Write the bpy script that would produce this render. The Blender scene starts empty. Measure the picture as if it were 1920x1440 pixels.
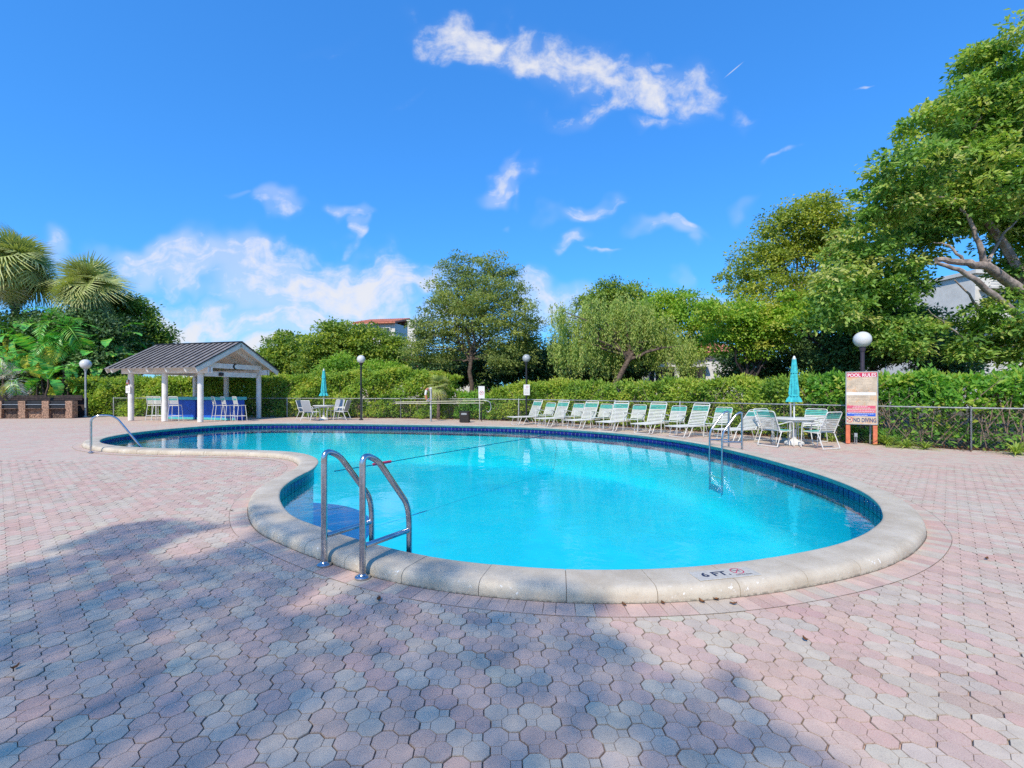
import bpy, bmesh, math, random
import numpy as np
from mathutils import Vector, Matrix
from mathutils.geometry import tessellate_polygon

S = bpy.context.scene
COL = S.collection
R = math.radians
rng = np.random.default_rng(7)
random.seed(7)

# ------------------------------------------------------------------ camera, world, sun, exposure
FPX, HOR, EYE = 890.0, 732.0, 1.5
cam_d = bpy.data.cameras.new('camera')
cam = bpy.data.objects.new('camera', cam_d)
COL.objects.link(cam)
cam.location = (0, 0, EYE)
cam.rotation_euler = (R(90), 0, 0)
cam_d.sensor_fit = 'HORIZONTAL'
cam_d.sensor_width = 36.0
cam_d.lens = 36.0 * FPX / 1920.0
cam_d.shift_y = 12.0 / 1920.0
cam_d.clip_start = 0.05
cam_d.clip_end = 3000
S.camera = cam

SUN_AZ, SUN_EL = R(23), R(45)          # sun behind the camera, a little to its left
SDIR = Vector((-math.sin(SUN_AZ) * math.cos(SUN_EL), -math.cos(SUN_AZ) * math.cos(SUN_EL), math.sin(SUN_EL)))
SKY_STRENGTH = 0.15
SUN_STRENGTH = 2.0
sun_d = bpy.data.lights.new('sun', 'SUN')
sun_d.energy = SUN_STRENGTH
sun_d.angle = R(0.53)
sun_d.color = (1.0, 0.905, 0.745)
sun = bpy.data.objects.new('sun', sun_d)
COL.objects.link(sun)
sun.rotation_euler = SDIR.to_track_quat('Z', 'Y').to_euler()
sun.location = (-10, -20, 30)

S.view_settings.view_transform = 'Standard'
S.view_settings.look = 'None'
S.view_settings.exposure = 1.28
S.view_settings.gamma = 1.0
S.view_settings.use_curve_mapping = False
S.cycles.use_denoising = False
S.cycles.max_bounces = 8
S.cycles.diffuse_bounces = 4
S.cycles.glossy_bounces = 3
S.cycles.transmission_bounces = 4
S.cycles.transparent_max_bounces = 8
S.cycles.caustics_reflective = False
S.cycles.caustics_refractive = False
S.cycles.sample_clamp_indirect = 6.0


class NT:
    """tiny node-tree writer"""
    def __init__(self, nt):
        self.nt = nt
        nt.nodes.clear()

    def n(self, t, **kw):
        nd = self.nt.nodes.new(t)
        for k, v in kw.items():
            setattr(nd, k, v)
        return nd

    def l(self, a, b):
        self.nt.links.new(a, b)

    def set(self, sock, v):
        if isinstance(v, bpy.types.NodeSocket):
            self.l(v, sock)
        else:
            sock.default_value = v

    def math(self, op, a, b=0.0, c=None, clamp=False):
        m = self.n('ShaderNodeMath', operation=op, use_clamp=clamp)
        self.set(m.inputs[0], a)
        self.set(m.inputs[1], b)
        if c is not None:
            self.set(m.inputs[2], c)
        return m.outputs[0]

    def vmath(self, op, a, b=None, out=0):
        m = self.n('ShaderNodeVectorMath', operation=op)
        self.set(m.inputs[0], a)
        if b is not None:
            self.set(m.inputs[3] if op == 'SCALE' else m.inputs[1], b)
        return m.outputs[out]

    def mix(self, fac, a, b, blend='MIX'):
        m = self.n('ShaderNodeMix', data_type='RGBA', blend_type=blend)
        self.set(m.inputs[0], fac)
        self.set(m.inputs[6], a)
        self.set(m.inputs[7], b)
        return m.outputs[2]

    def noise(self, vec, scale, detail=2.0, rough=0.5, dist=0.0, out=0, dims='3D'):
        m = self.n('ShaderNodeTexNoise', noise_dimensions=dims)
        if vec is not None:
            self.l(vec, m.inputs['Vector'])
        m.inputs['Scale'].default_value = scale
        m.inputs['Detail'].default_value = detail
        m.inputs['Roughness'].default_value = rough
        m.inputs['Distortion'].default_value = dist
        return m.outputs[out]

    def ramp(self, x, lo, hi, a=0.0, b=1.0, smooth=True):
        m = self.n('ShaderNodeMapRange', interpolation_type='SMOOTHSTEP' if smooth else 'LINEAR')
        self.set(m.inputs[0], x)
        for i, v in ((1, lo), (2, hi), (3, a), (4, b)):
            m.inputs[i].default_value = v
        return m.outputs[0]


def sky_world():
    w = bpy.data.worlds.new('World')
    S.world = w
    w.use_nodes = True
    t = NT(w.node_tree)
    sky = t.n('ShaderNodeTexSky', sky_type='NISHITA')
    sky.sun_disc = False
    sky.sun_elevation = SUN_EL
    sky.sun_rotation = R(180) + SUN_AZ
    sky.air_density = 1.0
    sky.dust_density = 0.35
    sky.ozone_density = 2.2
    hs = t.n('ShaderNodeHueSaturation')
    hs.inputs['Hue'].default_value = 0.507
    hs.inputs['Saturation'].default_value = 1.22
    hs.inputs['Value'].default_value = 1.0
    t.l(sky.outputs[0], hs.inputs['Color'])
    gm = t.n('ShaderNodeGamma')                       # a sky that stays blue right down to the trees
    gm.inputs[1].default_value = 0.58
    t.l(hs.outputs[0], gm.inputs[0])
    tone = t.mix(1.0, gm.outputs[0], (0.245, 0.735, 1.30, 1), 'MULTIPLY')
    tc = t.n('ShaderNodeTexCoord')
    sep = t.n('ShaderNodeSeparateXYZ')
    t.l(tc.outputs['Generated'], sep.inputs[0])
    ay = t.math('MAXIMUM', t.math('ABSOLUTE', sep.outputs[1]), 0.02)
    gx = t.math('DIVIDE', sep.outputs[0], ay)
    gz = t.math('DIVIDE', sep.outputs[2], ay)
    g = t.n('ShaderNodeCombineXYZ')
    t.l(gx, g.inputs[0])
    t.l(gz, g.inputs[1])
    gv = g.outputs[0]
    # wispy warp, large and small
    w1 = t.noise(gv, 4.0, 3, 0.55, out=1)
    w2 = t.noise(gv, 14.0, 2, 0.5, out=1)
    d1 = t.vmath('SCALE', t.vmath('SUBTRACT', w1, (0.5, 0.5, 0.5)), 0.27)
    d2 = t.vmath('SCALE', t.vmath('SUBTRACT', w2, (0.5, 0.5, 0.5)), 0.065)
    wv = t.vmath('ADD', t.vmath('ADD', gv, d1), d2)
    # clouds: (centre px, py, half length, half height, tilt in degrees, strength)
    cl = [(880, 55, 120, 62, -18, 1.25), (985, 98, 130, 58, -20, 1.25), (1110, 120, 150, 62, -12, 1.15), (1240, 135, 110, 62, -5, 1.05),
          (1300, 165, 60, 50, 0, 0.7), (1120, 195, 130, 34, 12, 0.7), (1260, 205, 70, 16, 8, 0.65), (1255, 90, 30, 24, 20, 0.8),
          (945, 345, 62, 30, 22, 0.85), (975, 330, 16, 45, 8, 0.6), (1085, 385, 60, 24, 14, 0.7), (1245, 432, 95, 22, -3, 0.85),
          (1300, 447, 28, 26, 25, 0.6), (1075, 450, 34, 22, 24, 0.65), (1130, 470, 30, 8, -6, 0.5), (545, 395, 32, 34, -30, 0.7),
          (500, 385, 30, 14, -10, 0.4), (628, 420, 42, 20, -18, 0.75), (650, 455, 12, 34, -12, 0.6), (955, 430, 14, 14, 0, 0.35),
          (1410, 385, 40, 24, 30, 0.45), (1470, 283, 40, 10, 10, 0.35), (1385, 205, 30, 24, 0, 0.35), (1630, 180, 14, 5, -5, 0.6),
          (85, 455, 46, 36, -25, 0.75), (330, 490, 160, 50, -10, 1.3), (500, 530, 220, 70, -14, 1.35), (660, 545, 170, 60, -8, 1.2),
          (420, 590, 280, 44, -12, 1.0), (640, 605, 320, 56, -3, 1.4), (760, 560, 150, 34, 12, 0.85), (300, 640, 260, 40, -3, 1.1),
          (500, 660, 380, 50, 0, 1.35), (1030, 570, 110, 42, -4, 1.15), (990, 590, 60, 40, 0, 0.8), (1310, 575, 100, 26, 6, 0.75),
          (1260, 545, 24, 26, 0, 0.45), (620, 75, 110, 26, 10, 0.16), (790, 175, 40, 12, 18, 0.22), (1500, 640, 300, 40, 0, 0.5),
          (-300, 560, 420, 60, 4, 0.7), (2250, 470, 380, 60, 8, 0.5)]
    acc = None
    for px, py, a, b, ang, st in cl:
        mp = t.n('ShaderNodeMapping', vector_type='TEXTURE')
        t.l(wv, mp.inputs[0])
        mp.inputs['Location'].default_value = ((px - 960) / FPX, (HOR - py) / FPX, 0)
        mp.inputs['Rotation'].default_value = (0, 0, R(ang))
        mp.inputs['Scale'].default_value = (a / FPX, b / FPX, 1)
        ln = t.vmath('LENGTH', mp.outputs[0], out=1)
        v = t.ramp(ln, 1.35, 0.15, 0.0, st)
        acc = v if acc is None else t.math('MAXIMUM', acc, v)
    # fibre: noise stretched along the drift of the clouds
    mp = t.n('ShaderNodeMapping')
    t.l(wv, mp.inputs[0])
    mp.inputs['Rotation'].default_value = (0, 0, R(14))
    mp.inputs['Scale'].default_value = (2.3, 13.0, 1)
    fib = t.noise(mp.outputs[0], 1.0, 6, 0.6)
    puff = t.noise(wv, 12.0, 6, 0.6)
    fine = t.noise(gv, 38.0, 5, 0.62)
    streak = t.math('ADD', t.math('MULTIPLY', fib, 0.78), t.math('MULTIPLY', fine, 0.22))
    lump = t.math('ADD', t.math('ADD', t.math('MULTIPLY', fib, 0.30), t.math('MULTIPLY', puff, 0.46)), t.math('MULTIPLY', fine, 0.24))
    kind = t.ramp(gz, 0.42, 0.60)
    tex = t.math('ADD', t.math('MULTIPLY', streak, t.math('SUBTRACT', 1.0, kind)), t.math('MULTIPLY', lump, kind))
    dens = t.math('ADD', acc, t.math('MULTIPLY', t.math('SUBTRACT', tex, 0.5), 5.6))
    dens = t.math('MULTIPLY', t.ramp(dens, 0.15, 1.75), t.ramp(acc, 0.03, 0.5))
    veil = t.math('MULTIPLY', t.ramp(acc, 0.02, 1.2), t.math('SUBTRACT', 0.48, t.math('MULTIPLY', kind, 0.34)))
    # short vapour trail
    mp = t.n('ShaderNodeMapping', vector_type='TEXTURE')
    t.l(gv, mp.inputs[0])
    mp.inputs['Location'].default_value = ((1376 - 960) / FPX, (HOR - 131) / FPX, 0)
    mp.inputs['Rotation'].default_value = (0, 0, R(40))
    mp.inputs['Scale'].default_value = (26 / FPX, 1.3 / FPX, 1)
    tr = t.ramp(t.vmath('LENGTH', mp.outputs[0], out=1), 1.1, 0.3, 0.0, 0.55)
    fac = t.math('MAXIMUM', t.math('MAXIMUM', dens, veil), tr, clamp=True)
    fac = t.math('MULTIPLY', fac, 0.93)
    fac = t.math('MULTIPLY', fac, t.ramp(sep.outputs[2], -0.02, 0.03))
    col = t.mix(fac, tone, (2.35, 2.35, 2.45, 1))
    bg = t.n('ShaderNodeBackground')
    t.l(col, bg.inputs[0])
    bg.inputs[1].default_value = SKY_STRENGTH
    out = t.n('ShaderNodeOutputWorld')
    t.l(bg.outputs[0], out.inputs[0])


sky_world()


def at(px, py, D):
    """point seen at photo pixel (px, py) at distance D ahead"""
    return Vector(((px - 960) / FPX * D, D, EYE - (py - HOR) / FPX * D))


def gnd(px, py, z=0.0):
    D = FPX * (EYE - z) / (py - HOR)
    return Vector(((px - 960) / FPX * D, D, z))


# ------------------------------------------------------------------ object helpers
def tag(o, label=None, cat=None, group=None, kind=None):
    for k, v in (('label', label), ('category', cat), ('group', group), ('kind', kind)):
        if v:
            o[k] = v
    return o


def empty(name, loc, rz=0.0, label=None, cat=None, group=None):
    o = bpy.data.objects.new(name, None)
    o.empty_display_size = 0.1
    COL.objects.link(o)
    o.location = loc
    o.rotation_euler = (0, 0, rz)
    return tag(o, label, cat, group)


def copy_tree(o, parent=None):
    c = o.copy()
    COL.objects.link(c)
    if parent is not None:
        c.parent = parent
    for ch in list(o.children):
        copy_tree(ch, c)
    return c


def link(name, me, mat, parent=None, loc=None, kind=None):
    o = bpy.data.objects.new(name, me)
    COL.objects.link(o)
    if mat is not None and len(me.materials) == 0:
        me.materials.append(mat)
    if parent is not None:
        o.parent = parent
    if loc is not None:
        o.location = loc
    if kind:
        o['kind'] = kind
    return o


class MB:
    def __init__(self):
        self.v = []
        self.f = []
        self.smooth = []

    def add(self, vs, fs, sm=False):
        b = len(self.v)
        self.v += [tuple(p) for p in vs]
        self.f += [tuple(i + b for i in f) for f in fs]
        self.smooth += [sm] * len(fs)
        return self

    def box(self, c, s, rz=0.0, bev=0.0, rot=None):
        hx, hy, hz = s[0] / 2, s[1] / 2, s[2] / 2
        m = rot if rot is not None else Matrix.Rotation(rz, 3, 'Z')
        c = Vector(c)
        if bev <= 0:
            P = [(-hx, -hy, -hz), (hx, -hy, -hz), (hx, hy, -hz), (-hx, hy, -hz), (-hx, -hy, hz), (hx, -hy, hz), (hx, hy, hz), (-hx, hy, hz)]
            F = [(0, 3, 2, 1), (4, 5, 6, 7), (0, 1, 5, 4), (1, 2, 6, 5), (2, 3, 7, 6), (3, 0, 4, 7)]
            return self.add([c + m @ Vector(p) for p in P], F)
        b = min(bev, hx * .9, hy * .9, hz * .9)
        vs, fs, idx = [], [], {}
        for sx in (-1, 1):
            for sy in (-1, 1):
                for sz in (-1, 1):
                    for k in range(3):
                        e = [hx - b, hy - b, hz - b]
                        e[k] += b
                        idx[(sx, sy, sz, k)] = len(vs)
                        vs.append(c + m @ Vector((sx * e[0], sy * e[1], sz * e[2])))
        I = idx
        for s_ in (-1, 1):
            for k in range(3):
                a, d = [(1, 2), (2, 0), (0, 1)][k]
                q = []
                for (u, w) in ((-1, -1), (1, -1), (1, 1), (-1, 1)):
                    t_ = [0, 0, 0]
                    t_[k], t_[a], t_[d] = s_, u, w
                    q.append(I[(*t_, k)])
                fs.append(q if s_ > 0 else q[::-1])
        for k in range(3):
            a, d = [(1, 2), (2, 0), (0, 1)][k]
            for u in (-1, 1):
                for w in (-1, 1):
                    t0 = [0, 0, 0]
                    t0[k], t0[a], t0[d] = -1, u, w
                    t1 = list(t0)
                    t1[k] = 1
                    q = [I[(*t0, a)], I[(*t1, a)], I[(*t1, d)], I[(*t0, d)]]
                    fs.append(q if u * w < 0 else q[::-1])
        for key in [(x, y, z) for x in (-1, 1) for y in (-1, 1) for z in (-1, 1)]:
            q = [I[(*key, 0)], I[(*key, 1)], I[(*key, 2)]]
            fs.append(q if key[0] * key[1] * key[2] > 0 else q[::-1])
        return self.add(vs, fs)

    def tube(self, pts, r, n=6, cap=True, closed=False):
        pts = [Vector(p) for p in pts]
        k = len(pts)
        rs = r if isinstance(r, (list, tuple)) else [r] * k
        rings = []
        up = None
        for i in range(k):
            if closed:
                d = pts[(i + 1) % k] - pts[i - 1]
            else:
                d = pts[min(i + 1, k - 1)] - pts[max(i - 1, 0)]
            if d.length < 1e-9:
                d = Vector((0, 0, 1))
            d.normalize()
            if up is None:
                ref = Vector((0, 0, 1)) if abs(d.z) < 0.9 else Vector((1, 0, 0))
                up = (ref - d * ref.dot(d)).normalized()
            else:
                up = (up - d * up.dot(d))
                if up.length < 1e-6:
                    up = d.orthogonal()
                up.normalize()
            sd = d.cross(up)
            rings.append([pts[i] + (up * math.cos(2 * math.pi * j / n) + sd * math.sin(2 * math.pi * j / n)) * rs[i] for j in range(n)])
        vs = [p for ring in rings for p in ring]
        fs = []
        for i in range(k if closed else k - 1):
            a, b = i * n, ((i + 1) % k) * n
            for j in range(n):
                j2 = (j + 1) % n
                fs.append((a + j, a + j2, b + j2, b + j))
        if cap and not closed:
            fs.append(tuple(range(n - 1, -1, -1)))
            fs.append(tuple((k - 1) * n + j for j in range(n)))
        return self.add(vs, fs, True)

    def lathe(self, prof, n=16, c=(0, 0, 0), fn=None, cap=True):
        vs, fs = [], []
        k = len(prof)
        for i, (r, z) in enumerate(prof):
            for j in range(n):
                a = 2 * math.pi * j / n
                rr = r * (fn(a, z) if fn else 1)
                vs.append((c[0] + rr * math.cos(a), c[1] + rr * math.sin(a), c[2] + z))
        for i in range(k - 1):
            for j in range(n):
                j2 = (j + 1) % n
                fs.append((i * n + j, i * n + j2, (i + 1) * n + j2, (i + 1) * n + j))
        if cap:
            fs.append(tuple(range(n - 1, -1, -1)))
            fs.append(tuple((k - 1) * n + j for j in range(n)))
        return self.add(vs, fs, True)

    def prism(self, poly, z0, z1):
        n = len(poly)
        vs = [(x, y, z0) for x, y in poly] + [(x, y, z1) for x, y in poly]
        fs = [tuple(range(n - 1, -1, -1)), tuple(range(n, 2 * n))]
        fs += [(i, (i + 1) % n, n + (i + 1) % n, n + i) for i in range(n)]
        return self.add(vs, fs)

    def mesh(self, name, mat=None):
        me = bpy.data.meshes.new(name)
        me.from_pydata(self.v, [], self.f)
        if any(self.smooth):
            me.polygons.foreach_set('use_smooth', self.smooth)
            me.set_sharp_from_angle(angle=R(40))
        if mat is not None:
            me.materials.append(mat)
        me.update()
        return me

    def build(self, name, mat, parent=None, kind=None):
        return link(name, self.mesh(name, mat), mat, parent, kind=kind)


def np_mesh(name, verts, faces_n, nper, mat, attrs=None):
    """verts (N,3), faces as flat index array with nper corners each"""
    me = bpy.data.meshes.new(name)
    nf = len(faces_n) // nper
    me.vertices.add(len(verts))
    me.vertices.foreach_set('co', np.ascontiguousarray(verts, dtype=np.float32).ravel())
    me.loops.add(len(faces_n))
    me.loops.foreach_set('vertex_index', np.ascontiguousarray(faces_n, dtype=np.int32))
    me.polygons.add(nf)
    me.polygons.foreach_set('loop_start', np.arange(0, nf * nper, nper, dtype=np.int32))
    me.polygons.foreach_set('use_smooth', np.zeros(nf, bool))
    me.update(calc_edges=True)
    for nm, typ, arr in attrs or []:
        at_ = me.attributes.new(nm, typ, 'FACE')
        at_.data.foreach_set('value' if typ == 'FLOAT' else 'color', np.ascontiguousarray(arr, dtype=np.float32).ravel())
    if mat is not None:
        me.materials.append(mat)
    return me


# ------------------------------------------------------------------ materials
MATS = {}


def mat(name, color=(0.5, 0.5, 0.5), rough=0.6, metal=0.0, spec=0.4, var=0.12, scale=8.0, bump=0.0, bscale=60.0, spots=None):
    """plain surface with soft colour variation, wear spots and fine relief"""
    if name in MATS:
        return MATS[name]
    m = bpy.data.materials.new(name)
    m.use_nodes = True
    t = NT(m.node_tree)
    tc = t.n('ShaderNodeTexCoord')
    p = t.n('ShaderNodeBsdfPrincipled')
    p.inputs['Metallic'].default_value = metal
    p.inputs['Specular IOR Level'].default_value = spec
    nz = t.noise(tc.outputs['Object'], scale, 5, 0.6)
    c = (*color, 1)
    dark = (*[max(0, x * (1 - var * 1.6)) for x in color], 1)
    lite = (*[min(1, x * (1 + var)) for x in color], 1)
    col = t.mix(t.ramp(nz, 0.3, 0.7), dark, lite)
    if spots:
        sc, amt, scol = spots
        nz2 = t.noise(tc.outputs['Object'], sc, 4, 0.7)
        col = t.mix(t.ramp(nz2, amt, amt + 0.06), col, (*scol, 1))
    t.l(col, p.inputs['Base Color'])
    r2 = t.math('ADD', t.math('MULTIPLY', t.math('SUBTRACT', nz, 0.5), 0.3), rough, clamp=True)
    t.l(r2, p.inputs['Roughness'])
    if bump:
        b = t.n('ShaderNodeBump')
        b.inputs['Strength'].default_value = 1.0
        b.inputs['Distance'].default_value = bump
        t.l(t.noise(tc.outputs['Object'], bscale, 4, 0.65), b.inputs['Height'])
        t.l(b.outputs[0], p.inputs['Normal'])
    o = t.n('ShaderNodeOutputMaterial')
    t.l(p.outputs[0], o.inputs[0])
    MATS[name] = m
    return m


def leaf_mat(name, stops, trans=0.45, rough=0.5, spec=0.35, gain=2.7):
    """leaf colour from a per-leaf value: stops = [(pos, rgb), ...]"""
    if name in MATS:
        return MATS[name]
    m = bpy.data.materials.new(name)
    m.use_nodes = True
    t = NT(m.node_tree)
    stops = [(p_, tuple(min(0.55, x * gain) for x in c_)) for p_, c_ in stops]
    a = t.n('ShaderNodeAttribute', attribute_name='tint')
    cr = t.n('ShaderNodeValToRGB')
    el = cr.color_ramp.elements
    el[0].position, el[0].color = stops[0][0], (*stops[0][1], 1)
    el[1].position, el[1].color = stops[-1][0], (*stops[-1][1], 1)
    for ps, c in stops[1:-1]:
        e = el.new(ps)
        e.color = (*c, 1)
    t.l(a.outputs['Fac'], cr.inputs[0])
    p = t.n('ShaderNodeBsdfPrincipled')
    t.l(cr.outputs[0], p.inputs['Base Color'])
    p.inputs['Roughness'].default_value = rough
    p.inputs['Specular IOR Level'].default_value = spec
    tr = t.n('ShaderNodeBsdfTranslucent')
    t.l(t.mix(1.0, cr.outputs[0], (1.25, 1.3, 0.6, 1), 'MULTIPLY'), tr.inputs[0])
    mx = t.n('ShaderNodeMixShader')
    mx.inputs[0].default_value = trans
    t.l(p.outputs[0], mx.inputs[1])
    t.l(tr.outputs[0], mx.inputs[2])
    o = t.n('ShaderNodeOutputMaterial')
    t.l(mx.outputs[0], o.inputs[0])
    MATS[name] = m
    return m


PINK = np.array([0.61, 0.39, 0.31])
GREY = np.array([0.55, 0.465, 0.36])
ROSE = np.array([0.53, 0.29, 0.24])


def paver_mat(name, source):
    m = bpy.data.materials.new(name)
    m.use_nodes = True
    t = NT(m.node_tree)
    geo = t.n('ShaderNodeNewGeometry')
    pos = geo.outputs['Position']
    if source == 'object':
        base = t.n('ShaderNodeObjectInfo').outputs['Color']
    elif source == 'attribute':
        base = t.n('ShaderNodeAttribute', attribute_name='tint_colour').outputs['Color']
    else:
        # the far pavement: one random colour per paver cell of the same lattice
        mp = t.n('ShaderNodeMapping')
        t.l(pos, mp.inputs[0])
        mp.inputs['Rotation'].default_value = (0, 0, -LROT)
        mp.inputs['Scale'].default_value = (1 / (2 * CELL), 1 / (2 * CELL), 1)
        sn = t.vmath('FLOOR', mp.outputs[0])
        sx = t.n('ShaderNodeSeparateXYZ')
        t.l(sn, sx.inputs[0])
        cb = t.n('ShaderNodeCombineXYZ')
        t.l(sx.outputs[0], cb.inputs[0])
        t.l(sx.outputs[1], cb.inputs[1])
        wn = t.n('ShaderNodeTexWhiteNoise', noise_dimensions='3D')
        t.l(cb.outputs[0], wn.inputs['Vector'])
        base = t.mix(t.ramp(wn.outputs['Value'], 0.35, 0.6), (*GREY, 1), (*PINK, 1))
        base = t.mix(t.ramp(wn.outputs['Value'], 0.86, 0.98, 0, 0.7), base, (*ROSE, 1))
        fr = t.vmath('FRACTION', mp.outputs[0])
        fs = t.n('ShaderNodeSeparateXYZ')
        t.l(fr, fs.inputs[0])
        ex = t.math('MINIMUM', fs.outputs[0], t.math('SUBTRACT', 1.0, fs.outputs[0]))
        ey = t.math('MINIMUM', fs.outputs[1], t.math('SUBTRACT', 1.0, fs.outputs[1]))
        ed = t.ramp(t.math('MINIMUM', ex, ey), 0.0, 0.05, 0.45, 0.0)
        base = t.mix(ed, base, (0.16, 0.12, 0.10, 1))
    # mottling, worn pale film and fine grit
    big = t.noise(pos, 0.55, 4, 0.6)
    base = t.mix(t.ramp(big, 0.34, 0.68, 0.0, 0.34), base, (0.64, 0.53, 0.425, 1))
    mid = t.noise(pos, 9.0, 4, 0.6)
    base = t.mix(t.ramp(mid, 0.3, 0.72, 0.30, 0.0), base, (0.24, 0.19, 0.17, 1))
    stain = t.math('MULTIPLY', t.ramp(t.noise(pos, 1.7, 5, 0.7, 0.4), 0.56, 0.72), 0.30)
    base = t.mix(stain, base, (0.20, 0.155, 0.125, 1))
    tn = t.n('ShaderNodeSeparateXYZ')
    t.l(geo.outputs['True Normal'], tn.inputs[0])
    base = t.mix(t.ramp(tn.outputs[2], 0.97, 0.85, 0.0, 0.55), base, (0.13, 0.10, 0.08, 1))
    grit = t.noise(pos, 170.0, 3, 0.75)
    base = t.mix(t.ramp(grit, 0.38, 0.62, 0.0, 0.42), base, (0.64, 0.52, 0.41, 1))
    base = t.mix(t.ramp(grit, 0.42, 0.3, 0.0, 0.45), base, (0.15, 0.115, 0.11, 1))
    p = t.n('ShaderNodeBsdfPrincipled')
    t.l(base, p.inputs['Base Color'])
    p.inputs['Roughness'].default_value = 0.86
    p.inputs['Specular IOR Level'].default_value = 0.25
    b = t.n('ShaderNodeBump')
    b.inputs['Strength'].default_value = 1.0
    b.inputs['Distance'].default_value = 0.0012
    t.l(t.math('ADD', grit, t.math('MULTIPLY', mid, 1.2)), b.inputs['Height'])
    t.l(b.outputs[0], p.inputs['Normal'])
    o = t.n('ShaderNodeOutputMaterial')
    t.l(p.outputs[0], o.inputs[0])
    return m


CELL = 0.0795
LROT = math.atan2(0.041, 1.0)           # the paver grid is turned a little to the left
LCEN = Vector((-0.069, 2.057, 0))
M_PAV_O = paver_mat('paver_concrete', 'object')
M_PAV_A = paver_mat('paver_concrete_field', 'attribute')
M_PAV_F = paver_mat('paver_concrete_far', 'far')


def coping_mat():
    m = bpy.data.materials.new('coping_cast_stone')
    m.use_nodes = True
    t = NT(m.node_tree)
    pos = t.n('ShaderNodeNewGeometry').outputs['Position']
    n1 = t.noise(pos, 3.0, 5, 0.65)
    col = t.mix(t.ramp(n1, 0.3, 0.7), (0.46, 0.385, 0.285, 1), (0.58, 0.505, 0.395, 1))
    n2 = t.noise(pos, 45.0, 4, 0.7)
    col = t.mix(t.ramp(n2, 0.52, 0.75, 0, 0.32), col, (0.28, 0.22, 0.16, 1))
    n5 = t.noise(pos, 6.5, 5, 0.7, 0.6)
    col = t.mix(t.ramp(n5, 0.58, 0.74, 0, 0.24), col, (0.26, 0.215, 0.165, 1))
    sep = t.n('ShaderNodeSeparateXYZ')
    t.l(pos, sep.inputs[0])
    # flaking white paint along the outer shoulder, grime at the foot
    n3 = t.noise(pos, 26.0, 6, 0.72)
    n4 = t.noise(pos, 3.2, 2, 0.5)
    band = t.math('MULTIPLY', t.ramp(sep.outputs[2], 0.02, 0.05), t.ramp(sep.outputs[2], 0.108, 0.085))
    flake = t.math('MULTIPLY', t.math('MULTIPLY', t.ramp(n3, 0.60, 0.64), band), t.ramp(n4, 0.47, 0.56))
    col = t.mix(flake, col, (0.82, 0.81, 0.77, 1))
    foot = t.math('MULTIPLY', t.ramp(sep.outputs[2], 0.03, 0.0), t.ramp(n3, 0.4, 0.6))
    col = t.mix(t.math('MULTIPLY', foot, 0.8), col, (0.12, 0.10, 0.075, 1))
    p = t.n('ShaderNodeBsdfPrincipled')
    t.l(col, p.inputs['Base Color'])
    p.inputs['Roughness'].default_value = 0.7
    p.inputs['Specular IOR Level'].default_value = 0.3
    b = t.n('ShaderNodeBump')
    b.inputs['Distance'].default_value = 0.002
    t.l(t.math('ADD', t.noise(pos, 160.0, 3, 0.7), t.math('MULTIPLY', n3, 0.8)), b.inputs['Height'])
    t.l(b.outputs[0], p.inputs['Normal'])
    o = t.n('ShaderNodeOutputMaterial')
    t.l(p.outputs[0], o.inputs[0])
    return m


def tile_mat():
    m = bpy.data.materials.new('glazed_blue_tile')
    m.use_nodes = True
    t = NT(m.node_tree)
    oi = t.n('ShaderNodeObjectInfo')
    pos = t.n('ShaderNodeNewGeometry').outputs['Position']
    n1 = t.noise(pos, 30.0, 3, 0.6)
    c = t.mix(oi.outputs['Random'], (0.012, 0.010, 0.12, 1), (0.022, 0.020, 0.20, 1))
    c = t.mix(t.ramp(n1, 0.4, 0.8, 0, 0.4), c, (0.03, 0.05, 0.28, 1))
    p = t.n('ShaderNodeBsdfPrincipled')
    t.l(c, p.inputs['Base Color'])
    p.inputs['Roughness'].default_value = 0.2
    p.inputs['Specular IOR Level'].default_value = 0.22
    o = t.n('ShaderNodeOutputMaterial')
    t.l(p.outputs[0], o.inputs[0])
    return m


def water_mat():
    m = bpy.data.materials.new('pool_water_surface')
    m.use_nodes = True
    t = NT(m.node_tree)
    pos = t.n('ShaderNodeNewGeometry').outputs['Position']
    n1 = t.noise(pos, 2.2, 3, 0.5, 0.4)
    n2 = t.noise(pos, 11.0, 3, 0.55, 0.6)
    patch = t.ramp(t.noise(pos, 0.5, 2, 0.5), 0.35, 0.7, 0.25, 1.0)
    h = t.math('ADD', t.math('MULTIPLY', n1, 1.0), t.math('MULTIPLY', t.math('MULTIPLY', n2, patch), 0.28))
    b = t.n('ShaderNodeBump')
    b.inputs['Strength'].default_value = 1.0
    b.inputs['Distance'].default_value = 0.0055
    t.l(h, b.inputs['Height'])
    fr = t.n('ShaderNodeFresnel')
    fr.inputs['IOR'].default_value = 1.33
    t.l(b.outputs[0], fr.inputs['Normal'])
    tr = t.n('ShaderNodeBsdfTransparent')
    tr.inputs[0].default_value = (0.36, 0.95, 1.0, 1)
    gl = t.n('ShaderNodeBsdfGlossy')
    gl.inputs['Roughness'].default_value = 0.0
    t.l(b.outputs[0], gl.inputs['Normal'])
    mx = t.n('ShaderNodeMixShader')
    t.l(fr.outputs[0], mx.inputs[0])
    t.l(tr.outputs[0], mx.inputs[1])
    t.l(gl.outputs[0], mx.inputs[2])
    o = t.n('ShaderNodeOutputMaterial')
    t.l(mx.outputs[0], o.inputs[0])
    return m


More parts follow.
